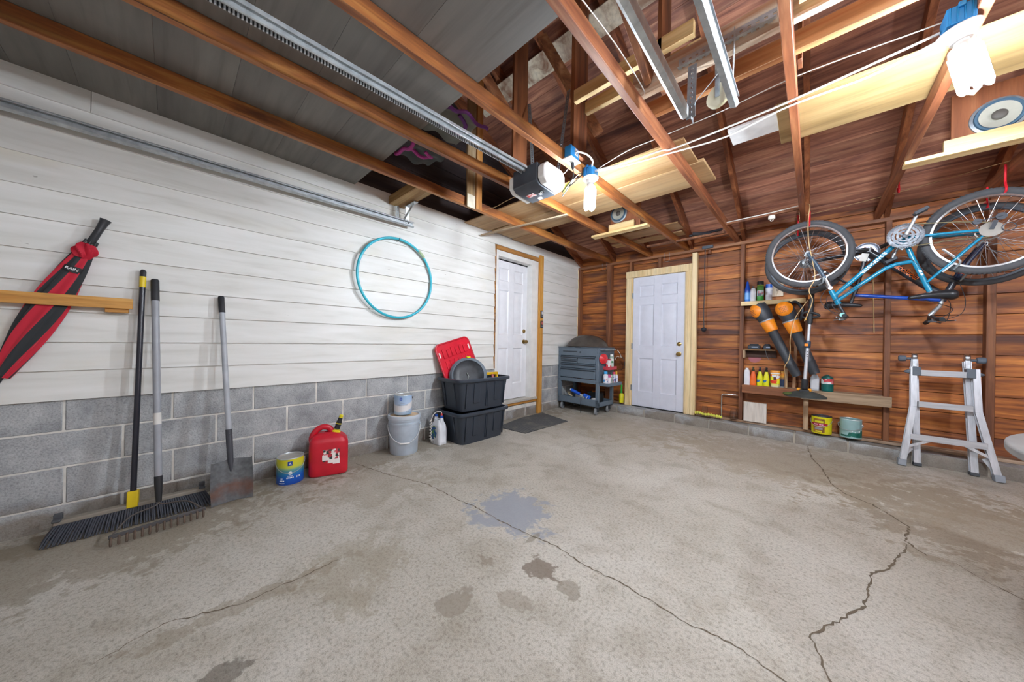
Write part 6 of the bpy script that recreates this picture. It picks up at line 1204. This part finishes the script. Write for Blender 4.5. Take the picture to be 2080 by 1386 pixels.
# ---- bike hooks
def hook(lab, x, y, z1, z0):
    return single('bike_hook', MB().tube(smooth_pts([(x, y, z1), (x, y, z1-.05), (x, y, z0+.075), (x, y-.022, z0+.02), (x, y-.005, z0-.002), (x, y+.03, z0+.012), (x, y+.038, z0+.05)]), .0065, 8), P('#d3202f', .35), lab, 'hook', 'red coated hooks on the joists')
hook('red hook on the joist end holding the front wheel of the teal bike', 3.085, -.70, 2.455, 2.312)
hook('red hook beside it holding the rear wheel of the black bike', 2.992, -.42, 2.52, 2.305)
hook('empty red hook dangling from the next joist over the chainring', 3.655, -.68, 2.60, 2.475)
hook('red hook holding the rear wheel of the teal bike at the right edge', 4.175, -.70, 2.52, 2.312)
hook('red hook holding the front wheel of the black bike near the wall', 4.16, -.42, 2.455, 2.285)

# ================================================================ YARD TOOLS ON THE BACK WALL
def blower(lab, A, B, capdir, body=.34, s=1.0):
    A, B = Vector(A), Vector(B); d = (B-A).normalized(); L = (B-A).length; o = thing('leaf_blower', lab, 'leaf blower', B, group='leaf blowers'); cd = Vector(capdir); cd = (cd-d*cd.dot(d)).normalized(); sd = d.cross(cd)
    Mb = Matrix((sd, cd, d)).transposed().to_4x4(); Mb.translation = A
    bd = MB()
    def f(u, v):
        a = 2*math.pi*u; z = body*.62*v; r = (.05+.035*math.sin(math.pi*min(1, v*.62+.22)))*s
        return Mb @ Vector((math.cos(a)*r*.92, math.sin(a)*r*1.06, z))
    bd.grid(30, 14, f, closed_u=True); bd._add([tuple(f(i/30, 0)) for i in range(30)], [tuple(range(30))]); obj('housing', bd, P('#363a41', .45), o, angle=60)
    def cap(u, v):
        a = 2*math.pi*u; z = .078*s*(1+.98*v*math.sin(a))-.012*s; x = math.cos(a)*v*.078*s; t = min(1, max(0, z/(body*.62))); r = (.05+.035*math.sin(math.pi*min(1, t*.62+.22)))*s
        return Mb @ Vector((x, r*1.06*math.sqrt(max(.08, 1-(x/(r*1.15))**2))+.020*s*(1-v**4)+.001, z))
    cp = obj('intake_cover', MB().grid(34, 9, cap, closed_u=True), ORANGE, o, angle=60)
    mb = MB()
    for i in range(5):
        for j in range(4): mb.cbox(Mb @ Vector((-.028+.014*i, .1125*s-abs(i-2)*.002, .05+.018*j)), (.007, .005, .009))
    obj('vents', mb, P('#8a4a10', .6), cp, smooth=False)
    obj('orange_band', MB().lathe([(.070*s, body*.62), (.072*s, body*.63), (.060*s, body*.98), (.052*s, body*1.0)], A, 32, d), P('#ee8d1c', .42), o, label='orange collar')
    obj('clamp', MB().lathe([(.0735*s, body*.585), (.0745*s, body*.60), (.0735*s, body*.625)], A, 32, d), P('#9aa0a8', .4, .4), o)
    obj('blower_tube', MB().lathe([(.052*s, body*.985), (.047*s, body*1.02), (.046*s, L*.82), (.049*s, L*.825), (.047*s, L*.86), (.043*s, L-.004), (.039*s, L-.004), (.04*s, L*.6)], A, 32, d), P('#35393f', .5), o)
    return o
b1 = blower('leaf blower on the left, its orange cover turned to the white wall', (2.632, -.165, 1.600), (3.000, -.160, .765), (-1, -.75, .2), .35)
b2 = blower('leaf blower on the right showing a vented orange intake cover', (2.862, -.20, 1.600), (3.147, -.18, .807), (-.25, -1, .3), .36, 1.04)
for o_, p0, p1 in ((b1, (2.62, -.12, 1.60), (2.70, -.105, 1.44)), (b2, (2.93, -.15, 1.60), (2.99, -.14, 1.42))):
    a_, c_ = Vector(p0), Vector(p1); obj('handle', MB().tube(smooth_pts([a_, a_+Vector((.045, .01, .015)), a_.lerp(c_, .5)+Vector((.07, .02, .03)), c_+Vector((.03, .01, .0)), c_]), .015, 12), P('#2c2f35', .55), o_)
# string trimmer
o = thing('string_trimmer', 'string trimmer with a grass stained guard hanging before the shelves', 'trimmer', (3.07, -.27, .55))
YT = -.325; tp, bt = Vector((3.113, YT, 1.70)), Vector((3.060, YT-.005, .635)); d = (bt-tp).normalized(); at_ = lambda z: tp+d*((tp.z-z)/-d.z)
obj('upper_shaft', MB().tube([at_(1.70), at_(1.345)], .0195, 14).tube([at_(1.60), at_(1.36)], [.022, .024], 14).tube([at_(1.55), at_(1.53)], .027, 14).tube([at_(1.47), at_(1.45)], .027, 14), P('#25272b', .55), o)
obj('orange_insert', MB().beam(at_(1.69)+Vector((-.02, -.01, 0)), at_(1.62)+Vector((-.02, -.01, 0)), .012, .02), ORANGE, o)
obj('aluminium_shaft', MB().tube([at_(1.345), at_(.75)], .0135, 14), ALU, o)
obj('lower_sleeve', MB().tube([at_(1.12), at_(.745)], .0155, 14), ALU, o)
obj('joint', MB().tube([at_(1.17), at_(1.155), at_(1.10), at_(1.09)], [.018, .024, .024, .018], 14), P('#2c4157', .45), o); obj('lock_lever', MB().cbox(at_(1.125)+Vector((-.012, -.024, 0)), (.03, .014, .03)), ORANGE, o, bev=.004)
mb = MB()
for z in (1.05, 1.02, 1.0): mb.lathe([(0, 0), (.005, 0), (.005, .002), (0, .002)], at_(z)+Vector((.002, -.0152, 0)), 8, (0, -1, 0))
obj('adjust_holes', mb, P('#26282b', .6), o, smooth=False)
obj('auxiliary_handle', MB().tube(smooth_pts([at_(1.42), at_(1.42)+Vector((-.05, -.01, 0)), at_(1.42)+Vector((-.065, -.02, .03)), at_(1.42)+Vector((-.03, -.03, .06)), at_(1.42)+Vector((.05, -.02, .035)), at_(1.42)+Vector((.065, -.01, .01)), at_(1.42)]), .012, 10), P('#24262a', .6), o)
obj('yellow_knob', MB().lathe([(0, 0), (.012, 0), (.012, .012), (0, .014)], at_(1.40)+Vector((-.03, -.015, 0)), 12, (-1, -.3, 0)), P('#dca51e', .4), o)
obj('motor_head', MB().tube([at_(.755), at_(.75), at_(.655), at_(.645)], [.016, .027, .029, .024], 16).cbox(at_(.64)+Vector((0, -.0, -.03)), (.08, .08, .06)), P('#25282d', .5), o, bev=.004)
for s in (-1, 1): obj('side_button', MB().cbox(at_(.645)+Vector((s*.045, -.01, -.005)), (.03, .03, .03)), P('#e79a22', .45), o, bev=.008)
ma, nt, b = newmat('grass_stained_guard'); v, _ = coords(nt, False); nt.links.new(ramp(nt, noise(nt, v, 22, 5, .6), [(.3, hx('#33371f')), (.5, hx('#4d5a2a')), (.7, hx('#6e7a45'))]), b.inputs['Base Color']); b.inputs['Roughness'].default_value = .85
hc = at_(.618)
def guard(u, v, off=0):
    a = math.pi*(-.08+1.16*u)+math.pi; r = .172*v; return hc+Vector((.01+math.cos(a)*r*1.0, math.sin(a)*r*.62, .012-.055*v*v-off))
obj('guard', MB().grid(30, 8, lambda u, v: guard(u, v)).grid(30, 8, lambda u, v: guard(u, v, .004)).grid(30, 1, lambda u, v: guard(u, 1, .004+.014*v)), P('#3a3e3c', .6, var=.2), o)
obj('guard_underside', MB().grid(30, 8, lambda u, v: guard(u, .02+.96*v, .0045)), ma, o)
obj('line_spool', MB().lathe([(0, 0), (.045, 0), (.05, -.02), (.042, -.05), (0, -.052)], hc+Vector((0, 0, -.02)), 24), P('#23261f', .7), o)
obj('grass_clump', MB().ell(hc+Vector((-.125, -.03, -.035)), (.05, .04, .022), 16, 8), ma, o)
# ropes
cable('hanging_twine', 'tan twine hanging from the joist down past the front bike wheel to the trimmer', 'twine', [(3.06, -.62, 2.56), (3.085, -.72, 2.50), (3.075, -.735, 2.36), (3.08, -.745, 2.15), (3.11, -.745, 1.95), (3.13, -.745, 1.78), (3.09, -.76, 1.66), (3.115, -.76, 1.56), (3.09, -.74, 1.45), (3.06, -.72, 1.36)], .004, TAN)
cable('hanging_twine', 'tan twine hanging beside the leaf blowers to the long low shelf', 'twine', [(3.075, -.36, 1.60), (3.02, -.36, 1.50), (2.975, -.345, 1.40), (2.94, -.335, 1.2), (2.94, -.30, 1.06), (2.925, -.27, .95), (2.89, -.25, .86), (2.90, -.14, .74), (2.91, -.12, .625)], .004, TAN)
cable('thin_wire', 'thin wire hanging on the boards from the bike wheel over the pine shelf', 'wire', [(2.84, .03, 1.95), (2.835, .03, 1.85), (2.80, .01, 1.75), (2.79, .0, 1.67)], .0016, TAN)
# ================================================================ LADDER
o = thing('ladder', 'folded aluminium multi position ladder leaning on the brown wall', 'ladder', (4.0, -.22, 0))
ly = lambda z: -.235+.115*z
def lrail(xa, xb, z0, z1, wd=.035, dp=.06, yo=0.0):
    """I-section side rail"""
    mb = MB(); a, b_ = Vector((xa, ly(z0)+yo, z0)), Vector((xb, ly(z1)+yo, z1)); n = Vector((0, -1, .115)).normalized(); d_ = (b_-a).normalized(); s_ = d_.cross(n).normalized()
    mb.beam(a+n*dp*.42, b_+n*dp*.42, wd, .006, n).beam(a-n*dp*.42, b_-n*dp*.42, wd, .006, n).beam(a, b_, .006, dp*.84, n); mb.beam(a+n*dp*.2+s_*wd*.3, b_+n*dp*.2+s_*wd*.3, .004, dp*.3, n); return mb
for k, (xa, xb, z0, z1, yo) in enumerate(((3.852, 3.842, .012, 1.0, .0), (4.165, 4.142, .012, .995, .0))):
    obj('inner_rail', lrail(xa, xb, z0, z1, .042, .06, .03), ALU, o, bev=.001, seg=1)
for xs in (((3.752, .015), (3.822, .56), (3.826, .93)), ((4.268, .015), (4.178, .56), (4.170, .93))):
    (x0_, z0_), (x1_, z1_), (x2_, z2_) = xs
    mb = lrail(x0_, x1_, z0_, z1_, .04, .06, -.045); m2 = lrail(x1_, x2_, z1_, z2_, .04, .06, -.045); me = bpy.data.meshes.new('t'); m2.bm.to_mesh(me); mb.bm.from_mesh(me); bpy.data.meshes.remove(me)
    obj('outer_rail', mb, ALU, o, bev=.001, seg=1)
    s = -1 if x0_ < 4 else 1
    obj('foot', MB().beam((x0_, ly(.05)-.045, .06), (x0_-.0+s*.004, ly(0)-.045, .003), .052, .075, (0, 1, 0)), P('#8d939b', .6), o, bev=.004)
    obj('brace', MB().beam((x0_-s*.015, ly(.2)-.07, .175), (x0_-s*.16, ly(.27)-.07, .262), .022, .004, (0, 1, 0)), ALU, o)
    obj('brace', MB().beam((x0_-s*.012, ly(.1)-.02, .085), (x0_-s*.06, ly(.17)-.02, .17), .03, .004, (0, 1, 0)), ALU, o)
for x in (3.852, 4.165): obj('foot', MB().beam((x, ly(.03)+.03, .03), (x, ly(0)+.03, .003), .05, .07, (0, 1, 0)), P('#3f444a', .6), o, bev=.003)
for z, xa, xb, yo in ((.295, 3.80, 4.215, -.05), (.60, 3.85, 4.15, -.045), (.893, 3.85, 4.15, -.05)):
    mb = MB()
    mb.prism([(-.034, .012), (.03, .004), (.034, -.02), (.012, -.045), (-.03, -.04)], xa, xb, Matrix(((0, 0, 1, 0), (1, 0, 0, ly(z)+yo), (0, 1, 0, z), (0, 0, 0, 1))))
    for k in range(5): mb.beam((xa, ly(z)+yo-.028+.013*k, z+.011-.0016*k), (xb, ly(z)+yo-.028+.013*k, z+.011-.0016*k), .004, .004)
    obj('rung', mb, mat_metal('aluminium_tread', '#bcc0c6', '#dde0e6', .4, 40, (.1, 1, 1), metal=.45), o, bev=.0015, seg=1)
for x, s in ((3.842, -1), (4.142, 1)):
    hz = obj('hinge', MB().lathe([(0, -.016), (.03, -.016), (.034, -.01), (.034, .01), (.03, .016), (0, .016)], (x, ly(1.02)+.02, 1.025), 26, (1, 0, 0)).beam((x, ly(.95)+.02, .93), (x, ly(1.02)+.02, 1.02), .03, .05, (0, 1, 0)), mat_metal('cast_hinge', '#a6abb1', '#cdd1d6', .35, 40), o, bev=.003)
    obj('hinge_knob', MB().lathe([(0, .0), (.012, .0), (.012, .03), (.026, .034), (.029, .05), (.029, .075), (.022, .082), (0, .083)], (x+s*.018, ly(1.0)+.02, 1.008), 18, (s, 0, 0)), P('#5a6470', .6), hz)
    obj('lock_tab', MB().lathe([(0, .0), (.014, .0), (.016, .02), (.02, .05), (.006, .075), (0, .076)], (x+s*.0, ly(.88)-.05, .885), 14, (s, 0, 0)).beam((x, ly(.86)-.05, .85), (x, ly(.92)-.05, .93), .05, .07, (0, 1, 0)), P('#5b646e', .55), o, bev=.004)
# ================================================================ TABLE AT THE RIGHT EDGE
o = thing('plastic_table', 'grey rounded plastic tabletop just peeking in at the right edge', 'table', (4.175, -2.88, 0))
pl = [(.5*math.cos(2*math.pi*k/60), .66*math.sin(2*math.pi*k/60)) for k in range(60)]
obj('table_top', MB().prism(pl, .707, .742), P('#8f8f8e', .5), o, world=False, bev=.008, seg=3)
for x in (-.28, .28):
    for y in (-.45, .45): obj('leg', MB().tube([(x, y, .70), (x, y, .004)], .014, 10), P('#6d7075', .4, .5), o, world=False)
